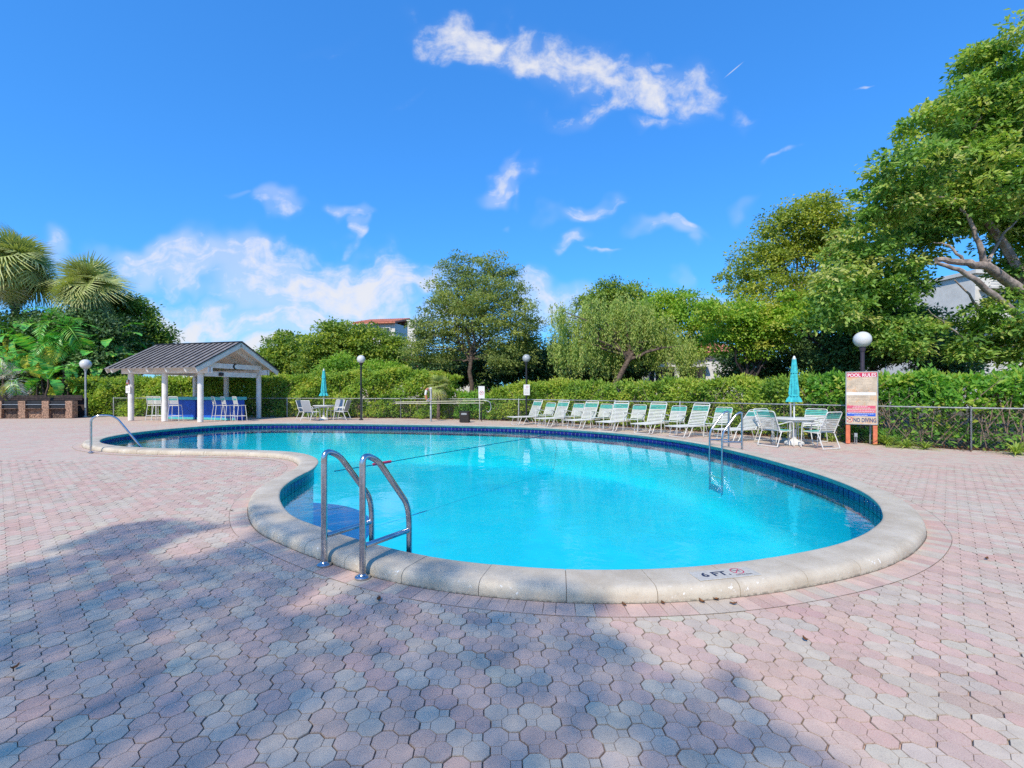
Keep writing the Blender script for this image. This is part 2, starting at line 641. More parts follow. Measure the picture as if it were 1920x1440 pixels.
def plaster_mat():
    m = bpy.data.materials.new('pool_plaster')
    m.use_nodes = True
    t = NT(m.node_tree)
    pos = t.n('ShaderNodeNewGeometry').outputs['Position']
    n1 = t.noise(pos, 1.2, 5, 0.62, 0.5)
    n2 = t.noise(pos, 7.0, 5, 0.65)
    c = t.mix(t.ramp(n1, 0.3, 0.7), (0.03, 0.76, 0.94, 1), (0.05, 0.83, 0.96, 1))
    c = t.mix(t.ramp(n2, 0.42, 0.8, 0, 0.55), c, (0.12, 0.80, 0.95, 1))
    n3 = t.noise(pos, 22.0, 4, 0.7)
    c = t.mix(t.ramp(n3, 0.60, 0.75, 0, 0.4), c, (0.02, 0.42, 0.68, 1))
    n4 = t.noise(pos, 0.45, 3, 0.6, 0.8)
    c = t.mix(t.ramp(n4, 0.45, 0.75, 0, 0.25), c, (0.02, 0.50, 0.74, 1))
    p = t.n('ShaderNodeBsdfPrincipled')
    t.l(c, p.inputs['Base Color'])
    p.inputs['Roughness'].default_value = 0.8
    o = t.n('ShaderNodeOutputMaterial')
    t.l(p.outputs[0], o.inputs[0])
    return m


M_COPE = coping_mat()
M_TILE = tile_mat()
M_LIP = mat('teal_grey_coping_lip', (0.23, 0.285, 0.265), 0.55, var=0.15, scale=6)  # inner lip faces of the coping get their own teal-grey tone
M_WATER = water_mat()
M_PLAST = plaster_mat()
M_GROUT = mat('tile_grout', (0.42, 0.42, 0.44), 0.8)
M_JOINT = mat('joint_sand', (0.17, 0.13, 0.10), 0.95, var=0.3, scale=30)
M_SOIL = mat('soil', (0.10, 0.085, 0.045), 0.95, var=0.4, scale=3.0, bump=0.02, bscale=20)
M_STEEL = mat('stainless_steel', (0.55, 0.55, 0.56), 0.22, metal=1.0, var=0.1, scale=20)
M_GALV = mat('galvanised_steel', (0.42, 0.44, 0.46), 0.45, metal=0.7, var=0.15, scale=30)
M_WHITE = mat('white_powder_coat', (0.66, 0.65, 0.61), 0.4, var=0.06)
M_STRAP = mat('white_vinyl_strap', (0.62, 0.62, 0.56), 0.45, var=0.05)
M_TEAL = mat('teal_vinyl_strap', (0.10, 0.43, 0.36), 0.45, var=0.08)
M_CANVAS = mat('aqua_canvas', (0.05, 0.47, 0.50), 0.85, var=0.14, scale=14, bump=0.004, bscale=40)
M_PAINT = mat('white_painted_timber', (0.78, 0.75, 0.69), 0.6, var=0.08, scale=5, bump=0.001, bscale=30)
M_CREAM = mat('cream_painted_soffit', (0.74, 0.67, 0.57), 0.7, var=0.08, scale=5)
M_ROOF = mat('standing_seam_metal', (0.25, 0.23, 0.215), 0.5, metal=0.2, var=0.14, scale=3)
M_BLUE = mat('blue_bar_paint', (0.012, 0.10, 0.52), 0.5, var=0.15, scale=3)
M_TURQ = mat('turquoise_bar_top', (0.09, 0.46, 0.47), 0.35, var=0.1)
M_BLACK = mat('black_paint', (0.018, 0.018, 0.02), 0.45, var=0.2)
M_GREYP = mat('grey_lamp_paint', (0.30, 0.33, 0.34), 0.5, var=0.15)
M_PURP = mat('dark_bronze_paint', (0.045, 0.035, 0.05), 0.5, var=0.15)
M_GLOBE = mat('opal_globe', (0.60, 0.60, 0.58), 0.15, spec=0.5, var=0.03)
M_GLOBEG = mat('weathered_globe', (0.36, 0.38, 0.38), 0.3, spec=0.5, var=0.2, scale=12)
M_SLING = mat('grey_mesh_sling', (0.33, 0.35, 0.37), 0.8, var=0.08, scale=60)
M_BRICK_O = mat('orange_brick', (0.36, 0.22, 0.15), 0.85, var=0.45, scale=16, bump=0.006, bscale=25)
M_BRICK_D = mat('brown_brick', (0.16, 0.105, 0.08), 0.85, var=0.5, scale=16, bump=0.006, bscale=25)
M_SOOT = mat('sooty_boards', (0.045, 0.03, 0.028), 0.8, var=0.4, scale=10)
M_ORANGE = mat('orange_sign_post', (0.62, 0.17, 0.085), 0.6, var=0.12, scale=10)
M_SIGNW = mat('faded_sign_face', (0.56, 0.45, 0.33), 0.5, var=0.14, scale=5, spots=(4.0, 0.54, (0.60, 0.38, 0.22)))
M_SIGNP = mat('clean_sign_face', (0.72, 0.70, 0.66), 0.45, var=0.05)
M_RED = mat('red_print', (0.52, 0.03, 0.09), 0.5, var=0.1)
M_REDF = mat('faded_red_print', (0.60, 0.10, 0.16), 0.5, var=0.12, scale=20)
M_BLUEP = mat('blue_print', (0.02, 0.10, 0.50), 0.5, var=0.1)
M_NAVY = mat('navy_print', (0.02, 0.03, 0.07), 0.5, var=0.2, scale=40)
M_TEXTW = mat('white_print', (0.78, 0.76, 0.74), 0.5, var=0.05)
M_TEXTG = mat('faded_print', (0.36, 0.31, 0.25), 0.6, var=0.2, scale=30)
M_TEXTB = mat('slate_blue_print', (0.05, 0.08, 0.18), 0.5, var=0.2, scale=30)
M_BUOY = mat('orange_lifebuoy', (0.55, 0.22, 0.12), 0.5, var=0.1)
M_BARK = mat('brown_bark', (0.12, 0.085, 0.065), 0.9, var=0.4, scale=9, bump=0.02, bscale=14)
M_BARKG = mat('pale_grey_bark', (0.34, 0.27, 0.23), 0.9, var=0.3, scale=6, bump=0.015, bscale=14)
M_BARKD = mat('dark_bark', (0.05, 0.038, 0.04), 0.9, var=0.4, scale=9, bump=0.02, bscale=14)
M_STUCCO = mat('white_stucco', (0.66, 0.63, 0.57), 0.85, var=0.06, scale=1.5)
M_STUCCOG = mat('grey_stucco', (0.42, 0.43, 0.45), 0.85, var=0.06, scale=1.5)
M_RTILE = mat('red_roof_tile', (0.58, 0.20, 0.12), 0.8, var=0.25, scale=4)
M_GLASS = mat('window_glass', (0.05, 0.065, 0.08), 0.08, spec=0.7, var=0.2)
M_RAIL = mat('brown_railing', (0.06, 0.03, 0.03), 0.6)
M_DEAD = mat('dead_leaf', (0.20, 0.085, 0.03), 0.8, var=0.4, scale=25)
M_TWIG = mat('pale_twig', (0.24, 0.165, 0.12), 0.85, var=0.3, scale=20)
M_RAILF = mat('weathered_fence_pipe', (0.36, 0.37, 0.37), 0.55, metal=0.4, var=0.2, scale=20)
M_WIRE = mat('weathered_wire', (0.10, 0.11, 0.10), 0.6, metal=0.3)
M_ROPE = mat('dark_rope', (0.02, 0.06, 0.13), 0.6)

# ------------------------------------------------------------------ pool outline
LIP = [(1.0, 3.70), (1.85, 3.86), (2.74, 4.20), (3.3, 4.53), (3.68, 4.83), (4.02, 5.15), (4.27, 5.48), (4.5, 5.83), (4.73, 6.28), (4.93, 6.85),
       (5.08, 7.64), (5.16, 8.47), (5.2, 10.06), (5.14, 11.1), (5.0, 12.15), (4.5, 13.9), (3.25, 15.86), (1.5, 17.42), (0, 18.3),
       (-2.5, 19.05), (-5.7, 19.75), (-8.6, 20.15), (-10.7, 20.05), (-11.95, 19.0), (-12.45, 17.3), (-12.5, 15.66), (-12.1, 14.2), (-11.3, 13.0),
       (-10.35, 12.2), (-9.35, 11.7), (-8.3, 11.42), (-6.8, 11.22), (-5.4, 10.95), (-4.5, 10.4), (-3.87, 9.5), (-3.55, 8.47), (-3.44, 7.45),
       (-3.19, 6.51), (-2.62, 5.51), (-2.06, 4.93), (-0.87, 4.07), (0.14, 3.74)]


def spline(ctrl, n):
    P = np.array(ctrl)
    k = len(P)
    out = []
    for i in range(k):
        p0, p1, p2, p3 = P[i - 1], P[i], P[(i + 1) % k], P[(i + 2) % k]
        for u in np.linspace(0, 1, 24, endpoint=False):
            out.append(0.5 * ((2 * p1) + (-p0 + p2) * u + (2 * p0 - 5 * p1 + 4 * p2 - p3) * u * u + (-p0 + 3 * p1 - 3 * p2 + p3) * u ** 3))
    out = np.array(out)
    for _ in range(60):
        out = 0.5 * out + 0.25 * (np.roll(out, 1, 0) + np.roll(out, -1, 0))
    seg = np.linalg.norm(np.roll(out, -1, 0) - out, axis=1)
    s = np.concatenate([[0], np.cumsum(seg)])
    tt = np.linspace(0, s[-1], n, endpoint=False)
    cl = np.vstack([out, out[:1]])
    return np.stack([np.interp(tt, s, cl[:, 0]), np.interp(tt, s, cl[:, 1])], 1), s[-1]


NL = 1440
lip, PERIM = spline(LIP, NL)
tang = np.roll(lip, -1, 0) - np.roll(lip, 1, 0)
tang /= np.linalg.norm(tang, axis=1)[:, None]
nout = np.stack([tang[:, 1], -tang[:, 0]], 1)          # the outline runs anticlockwise: outward is to the right


def off(s, i=None):
    """outline moved outward by s"""
    return lip + nout * s if i is None else lip[i % NL] + nout[i % NL] * s


def arc_i(metres):
    return int(round(metres / PERIM * NL))


def nearest(x, y):
    return int(np.argmin(((lip - np.array([x, y])) ** 2).sum(1)))


COPE_W, COPE_H, WATER_Z = 0.36, 0.11, -0.06
BORD_W = 0.195

# ------------------------------------------------------------------ ground sheets
FENCE = [(24.0, 6.2), (11.45, 11.85), (8.75, 14.9), (6.3, 17.8), (2.3, 21.8), (-1.65, 24.2), (-6.0, 25.6), (-12.6, 26.6), (-23.0, 27.4)]


def sheet(name, outer, hole, z, m):
    polys = [[Vector((x, y, 0)) for x, y in outer], [Vector((x, y, 0)) for x, y in hole]]
    tri = tessellate_polygon(polys)
    vs = [(p.x, p.y, z) for pl in polys for p in pl]
    me = bpy.data.meshes.new(name)
    fs = []
    for t in tri:
        a, b, c = (Vector(vs[i]) for i in t)
        fs.append(tuple(t) if (b - a).cross(c - a).z > 0 else tuple(t[::-1]))
    me.from_pydata(vs, [], fs)
    me.materials.append(m)
    return link(name, me, m, kind='structure')


hole_a = [tuple(p) for p in off(0.30)[::6]]
deck_outer = [(26, -14), (26, 5.4)] + [(x - 0.02, y + 0.25) for x, y in FENCE[1:]] + [(-25, 27.6), (-40, 27.6), (-40, -14)]
paving = sheet('paving', deck_outer, hole_a, -0.013, M_PAV_F)
ground = sheet('ground', [(-900, -900), (900, -900), (900, 900), (-900, 900)], [tuple(p) for p in off(0.32)[::6]], -0.05, M_SOIL)

# pavers: two octagons and two squares cast in one piece
W8 = CELL * math.sqrt(2)
A8 = W8 / (1 + math.sqrt(2))
RO = A8 / (2 * math.sin(math.pi / 8))
pieces = []
octa = [(RO * math.cos(math.pi / 8 + k * math.pi / 4), RO * math.sin(math.pi / 8 + k * math.pi / 4)) for k in range(8)]
squa = [(A8 / 2 * sx, A8 / 2 * sy) for sx, sy in ((1, 1), (-1, 1), (-1, -1), (1, -1))]
h = CELL / 2
for cx, cy, sh in ((-h, h, octa), (h, -h, octa), (h, h, squa), (-h, -h, squa)):
    pieces.append((cx, cy, sh))


def paver_template():
    vs, fs = [], []
    for cx, cy, sh in pieces:
        n = len(sh)
        b = len(vs)
        rr = math.hypot(*sh[0])
        ap = rr * math.cos(math.pi / n)
        for inset, z in ((0.0020, 0.0), (0.0001, -0.0030), (0.0, -0.014)):
            k = 1 - inset / ap
            vs += [(cx + x * k, cy + y * k, z) for x, y in sh]
        fs.append(tuple(b + i for i in range(n)))
        for ring in (0, 1):
            for i in range(n):
                j = (i + 1) % n
                fs.append((b + ring * n + j, b + ring * n + i, b + (ring + 1) * n + i, b + (ring + 1) * n + j))
    return np.array(vs) * np.array([0.976, 0.976, 1.0]), fs


PV, PF = paver_template()
paver_me = bpy.data.meshes.new('paver')
paver_me.from_pydata([tuple(p) for p in PV], [], PF)
paver_me.materials.append(M_PAV_O)


def poly_contains(poly, pts):
    """vectorised even-odd test"""
    x, y = pts[:, 0], pts[:, 1]
    inside = np.zeros(len(pts), bool)
    n = len(poly)
    for i in range(n):
        x1, y1 = poly[i]
        x2, y2 = poly[(i + 1) % n]
        c = ((y1 > y) != (y2 > y))
        with np.errstate(divide='ignore', invalid='ignore'):
            inside ^= c & (x < (x2 - x1) * (y - y1) / (y2 - y1 + 1e-30) + x1)
    return inside


ca, sa = math.cos(LROT), math.sin(LROT)
ii, jj = np.meshgrid(np.arange(-90, 90), np.arange(-12, 70))
ii, jj = ii.ravel(), jj.ravel()
lx, ly = ii * 2 * CELL + h, jj * 2 * CELL - h
gx = LCEN.x + lx * ca - ly * sa
gy = LCEN.y + lx * sa + ly * ca
keep = (gy > 0.9) & (gy < 10.2) & (np.abs(gx) < 1.12 * gy + 1.6)
keep &= ~((gx > 7) & (gy > 9.6))
pts = np.stack([gx, gy], 1)
keep &= ~poly_contains(off(COPE_W + BORD_W - 0.085)[::6], pts)
gx, gy = gx[keep], gy[keep]
NP = len(gx)
# clustered colour: pallets mix pink and grey
cl = rng.random(NP)
t_mix = np.clip((cl - 0.42) / 0.16, 0, 1)[:, None]
pcol = GREY * (1 - t_mix) + PINK * t_mix
rose = (rng.random(NP) < 0.15)[:, None]
pcol = np.where(rose, pcol * 0.35 + ROSE * 0.65, pcol)
pcol = pcol * rng.uniform(0.90, 1.08, (NP, 1)) * rng.normal(1, 0.02, (NP, 3))
dz = rng.normal(0, 0.0010, NP)
rot = LROT + rng.normal(0, R(0.7), NP)
tilt = rng.normal(0, R(0.5), (NP, 2))
jit = rng.normal(0, 0.0010, (NP, 2))
size = 1.0 / (gy ** 2 + 0.3)             # how large it shows
vis = (gy > 1.75) & (np.abs(gx) < 1.06 * gy)
order = np.argsort(-size * vis)
near = np.zeros(NP, bool)
near[order[:300]] = True
for k in np.nonzero(near)[0]:
    o = bpy.data.objects.new('paver', paver_me)
    COL.objects.link(o)
    o.parent = paving
    o.location = (gx[k] + jit[k, 0], gy[k] + jit[k, 1], dz[k])
    o.rotation_euler = (tilt[k, 0], tilt[k, 1], rot[k])
    o.color = (*pcol[k], 1)
rest = np.nonzero(~near)[0]
m_ = len(rest)
cr, sr = np.cos(rot[rest]), np.sin(rot[rest])
V = np.empty((m_, len(PV), 3))
V[:, :, 0] = gx[rest, None] + jit[rest, None, 0] + PV[None, :, 0] * cr[:, None] - PV[None, :, 1] * sr[:, None]
V[:, :, 1] = gy[rest, None] + jit[rest, None, 1] + PV[None, :, 0] * sr[:, None] + PV[None, :, 1] * cr[:, None]
V[:, :, 2] = dz[rest, None] + PV[None, :, 2] + PV[None, :, 0] * tilt[rest, None, 0] + PV[None, :, 1] * tilt[rest, None, 1]
me = bpy.data.meshes.new('paver_field')
me.vertices.add(m_ * len(PV))
me.vertices.foreach_set('co', V.astype(np.float32).ravel())
ln = np.array([len(f) for f in PF])
flat = np.array([i for f in PF for i in f])
allf = (flat[None, :] + (np.arange(m_) * len(PV))[:, None]).ravel()
tot = np.tile(ln, m_)
me.loops.add(len(allf))
me.loops.foreach_set('vertex_index', allf.astype(np.int32))
me.polygons.add(len(tot))
me.polygons.foreach_set('loop_start', np.concatenate([[0], np.cumsum(tot)[:-1]]).astype(np.int32))
me.polygons.foreach_set('use_smooth', np.zeros(len(tot), bool))
me.update(calc_edges=True)
a_ = me.attributes.new('tint_colour', 'FLOAT_COLOR', 'FACE')
a_.data.foreach_set('color', np.repeat(np.hstack([pcol[rest], np.ones((m_, 1))]), len(PF), axis=0).astype(np.float32).ravel())
link('paver', me, M_PAV_A, paving, kind='stuff')
# dark joint sand just under the pavers
sand_poly = [(-11.5, 0.95), (12.5, 0.95), (12.4, 9.5), (7.2, 10.1), (-12.0, 10.1)]
bm_sand = sheet('joint_sand', sand_poly, [tuple(p) for p in off(0.30)[::6] if True], -0.0085, M_JOINT) if False else None


# border course: rectangular pavers laid end-on around the coping
def radial_block(i0, i1, s0, s1, z0, z1, gap, bev=0.003, zj=0.0, base=None):
    """block between two outline positions, with chamfered top"""
    def P(i, s, dt):
        p = off(s, i)
        return p + tang[i % NL] * dt
    cs = [P(i0, s0, gap), P(i1, s0, -gap), P(i1, s1, -gap), P(i0, s1, gap)]
    c = sum(cs) / 4
    vs = []
    for ins, z in ((bev, z1 + zj), (0.0, z1 - bev + zj), (0.0, z0)):
        for p in cs:
            d = c - p
            q = p + d / np.linalg.norm(d) * ins * 1.4
            vs.append((q[0], q[1], z))
    fs = [(0, 1, 2, 3)]
    for r_ in (0, 4):
        for a in range(4):
            b = (a + 1) % 4
            fs.append((r_ + b, r_ + a, r_ + 4 + a, r_ + 4 + b))
    return vs, fs, c


def orient(vs, fs):
    a, b, c = (Vector(vs[k]) for k in fs[0][:3])
    if (b - a).cross(c - a).z < 0:
        return [tuple(f[::-1]) for f in fs]
    return fs


nb = int(PERIM / 0.103)
stuff_b = MB()
stuff_c = []
near_b = []
for k in range(nb):
    i0, i1 = int(k * NL / nb), int((k + 1) * NL / nb)
    vs, fs, c = radial_block(i0, i1, COPE_W + 0.004, COPE_W + BORD_W, -0.02, 0.0030, 0.0016, bev=0.0012, zj=random.gauss(0, 0.0005))
    fs = orient(vs, fs)
    u = random.random()
    colr = GREY if u < 0.3 else (PINK if u < 0.8 else ROSE * 0.75 + PINK * 0.25)
    colr = colr * random.uniform(0.88, 1.08)
    px = c[0] / c[1]
    if c[1] < 8.2 and abs(px) < 1.06 and c[1] > 2:
        me = bpy.data.meshes.new('border_paver')
        me.from_pydata([(v[0] - c[0], v[1] - c[1], v[2]) for v in vs], [], fs)
        me.materials.append(M_PAV_O)
        near_b.append((c, me, colr))
    else:
        stuff_b.add(vs, fs)
        stuff_c += [tuple(colr) + (1,)] * len(fs)
for c, me, colr in near_b:
    o = link('border_paver', me, M_PAV_O, paving, (c[0], c[1], 0))
    o.color = (*colr, 1)
vs, fs = [], []
n = NL // 4
for b_, (s0_, s1_) in enumerate(((COPE_W + BORD_W - 0.001, COPE_W + BORD_W + 0.004), (COPE_W - 0.002, COPE_W + 0.0095))):
    vs += [(p[0], p[1], z) for s_, z in ((s0_, 0.0024 + 0.001 * b_), (s1_, 0.0026 + 0.001 * b_)) for p in off(s_)[::4]]
    fs += [tuple(2 * n * b_ + q for q in (i, (i + 1) % n, n + (i + 1) % n, n + i))[::-1] for i in range(n)]
me = bpy.data.meshes.new('joint')
me.from_pydata(vs, [], fs)
link('joint', me, M_JOINT, paving)
ob = stuff_b.build('border_paver', M_PAV_A, paving, kind='stuff')
a_ = ob.data.attributes.new('tint_colour', 'FLOAT_COLOR', 'FACE')
a_.data.foreach_set('color', np.array(stuff_c, dtype=np.float32).ravel())

# ------------------------------------------------------------------ pool shell, coping, tiles, water
pool = empty('swimming_pool', (0, 0, 0))
pool['kind'] = 'structure'
inner = off(0.05)
FLOOR_Z = -1.45
vs, fs = [], []
for z, s in ((0.0, 0.092), (-0.40, 0.092), (-1.2, 0.092), (-1.38, 0.02), (FLOOR_Z, -0.15)):
    vs += [(p[0], p[1], z) for p in off(s)[::6]]
n = NL // 6
for r_ in range(4):
    for i in range(n):
        j = (i + 1) % n
        fs.append((r_ * n + i, r_ * n + j, (r_ + 1) * n + j, (r_ + 1) * n + i)[::-1])
ring = [Vector(v) for v in vs[4 * n:]]
for t in tessellate_polygon([ring]):
    a, b, c = (ring[i] for i in t)
    t = tuple(i + 4 * n for i in t)
    fs.append(t if (b - a).cross(c - a).z > 0 else t[::-1])
me = bpy.data.meshes.new('pool_shell')
me.from_pydata(vs, [], fs)
me.polygons.foreach_set('use_smooth', [True] * len(fs))
me.set_sharp_from_angle(angle=R(50))
link('pool_shell', me, M_PLAST, pool)

# coping stones
PROF = [(0.36, -0.03), (0.36, 0.045), (0.355, 0.068), (0.342, 0.087), (0.322, 0.101), (0.295, 0.108), (0.20, 0.1105), (0.03, 0.112),
        (0.012, 0.109), (0.002, 0.102), (0.0, 0.094), (0.010, 0.074), (0.034, 0.030), (0.062, 0.008), (0.09, 0.004)]
nc = int(round(PERIM / 0.585))
for k in range(nc):
    a, b = k * NL / nc, (k + 1) * NL / nc
    steps = 6
    vs, fs = [], []
    sh = random.gauss(0, 0.0012)
    for q in range(steps + 1):
        f = a + (b - a) * q / steps
        i = int(f) % NL
        w = f - int(f)
        p = lip[i] * (1 - w) + lip[(i + 1) % NL] * w
        nn = nout[i] * (1 - w) + nout[(i + 1) % NL] * w
        tt = tang[i]
        g_ = 0.0016 if q == 0 else (-0.0016 if q == steps else 0)
        for s, z in PROF:
            x = p + nn * s + tt * g_ * 1.6
            vs.append((x[0], x[1], z + (sh if z > 0.02 else 0)))
    m_ = len(PROF)
    for q in range(steps):
        for r_ in range(m_ - 1):
            fs.append((q * m_ + r_, q * m_ + r_ + 1, (q + 1) * m_ + r_ + 1, (q + 1) * m_ + r_)[::-1])
    fs.append(tuple(range(m_)))
    fs.append(tuple(range(steps * m_, (steps + 1) * m_))[::-1])
    c = lip[int((a + b) / 2) % NL]
    me = bpy.data.meshes.new('coping_stone')
    me.from_pydata([(v[0] - c[0], v[1] - c[1], v[2]) for v in vs], [], fs)
    me.polygons.foreach_set('use_smooth', [True] * (len(fs) - 2) + [False] * 2)
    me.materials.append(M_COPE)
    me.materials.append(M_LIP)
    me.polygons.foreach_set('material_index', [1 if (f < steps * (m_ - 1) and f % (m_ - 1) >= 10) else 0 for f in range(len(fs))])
    me.set_sharp_from_angle(angle=R(40))
    bmx = bmesh.new()
    bmx.from_mesh(me)
    bmesh.ops.recalc_face_normals(bmx, faces=bmx.faces)
    bmx.to_mesh(me)
    bmx.free()
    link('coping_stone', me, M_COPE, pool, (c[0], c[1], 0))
# dark mortar seen in the open joints
vs, fs = [], []
for s, z in ((0.352, -0.03), (0.352, 0.045), (0.33, 0.085), (0.29, 0.103), (0.03, 0.106), (0.008, 0.098)):
    vs += [(p[0], p[1], z) for p in off(s)[::4]]
n = NL // 4
for r_ in range(5):
    for i in range(n):
        j = (i + 1) % n
        fs.append((r_ * n + i, r_ * n + j, (r_ + 1) * n + j, (r_ + 1) * n + i))
me = bpy.data.meshes.new('coping_mortar')
me.from_pydata(vs, [], fs)
link('coping_mortar', me, M_JOINT, pool)

# waterline tiles: one row above the water as pieces, the row below joined
nt_ = int(round(PERIM / 0.158))
low = MB()
cnt = 0
for k in range(nt_):
    fi = (k + 0.5) * NL / nt_
    im = int(fi) % NL
    w_ = fi - int(fi)
    c = off(0.085, im) * (1 - w_) + off(0.085, im + 1) * w_
    facing = -(nout[im] @ (np.array([0, 0]) - c)) / np.linalg.norm(c)   # wall normal points inward
    L_ = PERIM / nt_ - 0.011
    ang = math.atan2(tang[im][1], tang[im][0])
    def tile_box(mb, z0, z1, origin):
        mb.box((origin[0], origin[1], (z0 + z1) / 2), (L_, 0.014, z1 - z0), ang, 0.0025)
    if facing > -0.1 and cnt < 290 and abs(c[0] / max(c[1], .1)) < 1.1:
        o = MB()
        tile_box(o, -0.150, -0.002, (0, 0))
        link('tile', o.mesh('tile', M_TILE), M_TILE, pool, (c[0], c[1], 0))
        cnt += 1
    else:
        tile_box(low, -0.150, -0.002, c)
    tile_box(low, -0.306, -0.157, c)
low.build('tile', M_TILE, pool, kind='stuff')
vs = [(p[0], p[1], z) for z in (0.001, -0.31) for p in off(0.088)[::4]]
n = NL // 4
me = bpy.data.meshes.new('grout')
me.from_pydata(vs, [], [(i, (i + 1) % n, n + (i + 1) % n, n + i)[::-1] for i in range(n)])
link('grout', me, M_GROUT, pool)

w_poly = [tuple(p) for p in off(0.094)[::4]]
ring = [Vector((x, y, 0)) for x, y in w_poly]
fs = []
for t in tessellate_polygon([ring]):
    a, b, c = (ring[i] for i in t)
    fs.append(tuple(t) if (b - a).cross(c - a).z > 0 else tuple(t[::-1]))
me = bpy.data.meshes.new('water')
me.from_pydata([(x, y, WATER_Z) for x, y in w_poly], [], fs)
link('water', me, M_WATER, kind='structure')


# ------------------------------------------------------------------ text and flat print
def text_mesh(name, body, m, width=None, height=None, depth=0.0008, shear=0.0, bold=0.0):
    cu = bpy.data.curves.new(name, 'FONT')
    cu.body = body
    cu.align_x = 'CENTER'
    cu.align_y = 'CENTER'
    cu.size = 1
    cu.extrude = 0.0
    cu.offset = bold
    cu.shear = shear
    cu.resolution_u = 3
    ob = bpy.data.objects.new(name, cu)
    COL.objects.link(ob)
    dg = bpy.context.evaluated_depsgraph_get()
    me = bpy.data.meshes.new_from_object(ob.evaluated_get(dg))
    bpy.data.objects.remove(ob)
    co = np.empty(len(me.vertices) * 3, np.float32)
    me.vertices.foreach_get('co', co)
    co = co.reshape(-1, 3)
    mn, mx = co.min(0), co.max(0)
    co -= (mn + mx) / 2
    sx = (width / (mx[0] - mn[0])) if width else (height / (mx[1] - mn[1]))
    sy = (height / (mx[1] - mn[1])) if height else sx
    co[:, 0] *= sx
    co[:, 1] *= sy
    me.vertices.foreach_set('co', co.ravel())
    me.name = name
    me.materials.clear()
    me.materials.append(m)
    me.update()
    return me


def ring_mesh(r0, r1, n=24):
    mb = MB()
    vs = [(r * math.cos(2 * math.pi * k / n), r * math.sin(2 * math.pi * k / n), 0) for r in (r0, r1) for k in range(n)]
    fs = [(k, n + k, n + (k + 1) % n, (k + 1) % n) for k in range(n)]
    return mb.add(vs, fs)


def no_dive_icon(parent, name, r, mt, place):
    mb = ring_mesh(r * 0.84, r)
    a = R(45)
    mb.box((0, 0, 0.0), (r * 1.7, r * 0.13, 0.0006), a)
    o = mb.build(name, mt, parent)
    place(o)
    fg = MB()
    fg.box((-0.1 * r, 0.12 * r, 0.0), (r * 0.9, r * 0.16, 0.0005), R(-35))
    fg.box((0.32 * r, -0.1 * r, 0.0), (r * 0.4, r * 0.12, 0.0005), R(-70))
    fg.lathe([(r * 0.12, -0.0002), (r * 0.12, 0.0002)], 8, (-0.5 * r, 0.48 * r, 0))
    o2 = fg.build('diver_figure', M_NAVY, parent)
    place(o2)


# depth marker on the near coping
ic = nearest(1.55, 3.78)
pc = off(0.20, ic)
dm = empty('depth_marker', (pc[0], pc[1], 0.1135), math.atan2(tang[ic][1], tang[ic][0]),
           'white depth marker plate reading 6 FT. with red no diving ring on near coping', 'depth marker')
pl = MB()
pl.box((0.0, 0.0, -0.0012), (0.52, 0.165, 0.004), 0, 0.001)
pl.build('marker_plate', mat('marker_plate_paint', (0.52, 0.48, 0.41), 0.5, var=0.08, scale=30, spots=(60, 0.62, (0.47, 0.42, 0.34))), dm)
o = link('lettering', text_mesh('lettering', '6 FT.', M_NAVY, 0.235, 0.078, bold=0.03), M_NAVY, dm, (-0.075, 0.005, 0.0016))
no_dive_icon(dm, 'prohibition_ring', 0.052, M_RED, lambda o: setattr(o, 'location', (0.125, 0.022, 0.0016)))
o = link('caption', text_mesh('caption', 'NO DIVING', M_NAVY, 0.135, 0.017, bold=0.02), M_NAVY, dm, (0.135, -0.049, 0.0016))


# ------------------------------------------------------------------ ladders and handrail
def arc_pts(pts, r, n=6):
    """round the corners of a polyline"""
    pts = [Vector(p) for p in pts]
    out = [pts[0]]
    for i in range(1, len(pts) - 1):
        a, b, c = pts[i - 1], pts[i], pts[i + 1]
        rr = r[i - 1] if isinstance(r, (list, tuple)) else r
        u, v = (a - b), (c - b)
        rr = min(rr, u.length * 0.49, v.length * 0.49)
        p, q = b + u.normalized() * rr, b + v.normalized() * rr
        for k in range(n + 1):
            s = k / n
            out.append(p * (1 - s) ** 2 + b * 2 * s * (1 - s) + q * s * s)
    out.append(pts[-1])
    return out


def ladder(x, y, label, s_base, half=0.247, treads=3, depth=-1.12):
    i = nearest(x, y)
    b = off(s_base, i)
    ang = math.atan2(-nout[i][1], -nout[i][0])           # local x points into the pool
    t = empty('pool_ladder', (b[0], b[1], 0), ang, label, 'pool ladder', 'stainless pool ladders')
    for sy in (-half, half):
        path = arc_pts([(0, sy, -0.02), (0, sy, 0.99), (0.15, sy, 0.93), (0.485, sy, 0.50), (0.51, sy, 0.36), (0.51, sy, depth)], [0.13, 0.16, 0.12, 0.1], 7)
        mb = MB().tube(path, 0.0255, 14)
        rail = mb.build('rail', M_STEEL, t)
        MB().tube([(0.022, sy, 0.255), (0.50, sy, 0.262)], 0.0225, 12).build('crossbar', M_STEEL, t)
        MB().lathe([(0.062, 0.0), (0.062, 0.012), (0.055, 0.02), (0.034, 0.026), (0.03, 0.034), (0.026, 0.036)], 20, (0, sy, 0.006)).build('flange', M_STEEL, t)
    for k in range(treads):
        MB().box((0.51, 0, -0.62 - 0.28 * k), (0.075, 2 * half - 0.05, 0.028), 0, 0.006).build('tread', M_WHITE, t)
    return t


# near ladder: bases at photo pixels (598,1066) and (677,1087)
ladder(-1.20, 4.25, 'large steel pool ladder nearest the camera on the shaded coping', COPE_W + 0.055)
ladder(5.06, 11.62, 'steel pool ladder on the far right edge in front of the loungers', COPE_W + 0.055, 0.275, 1, -0.70)

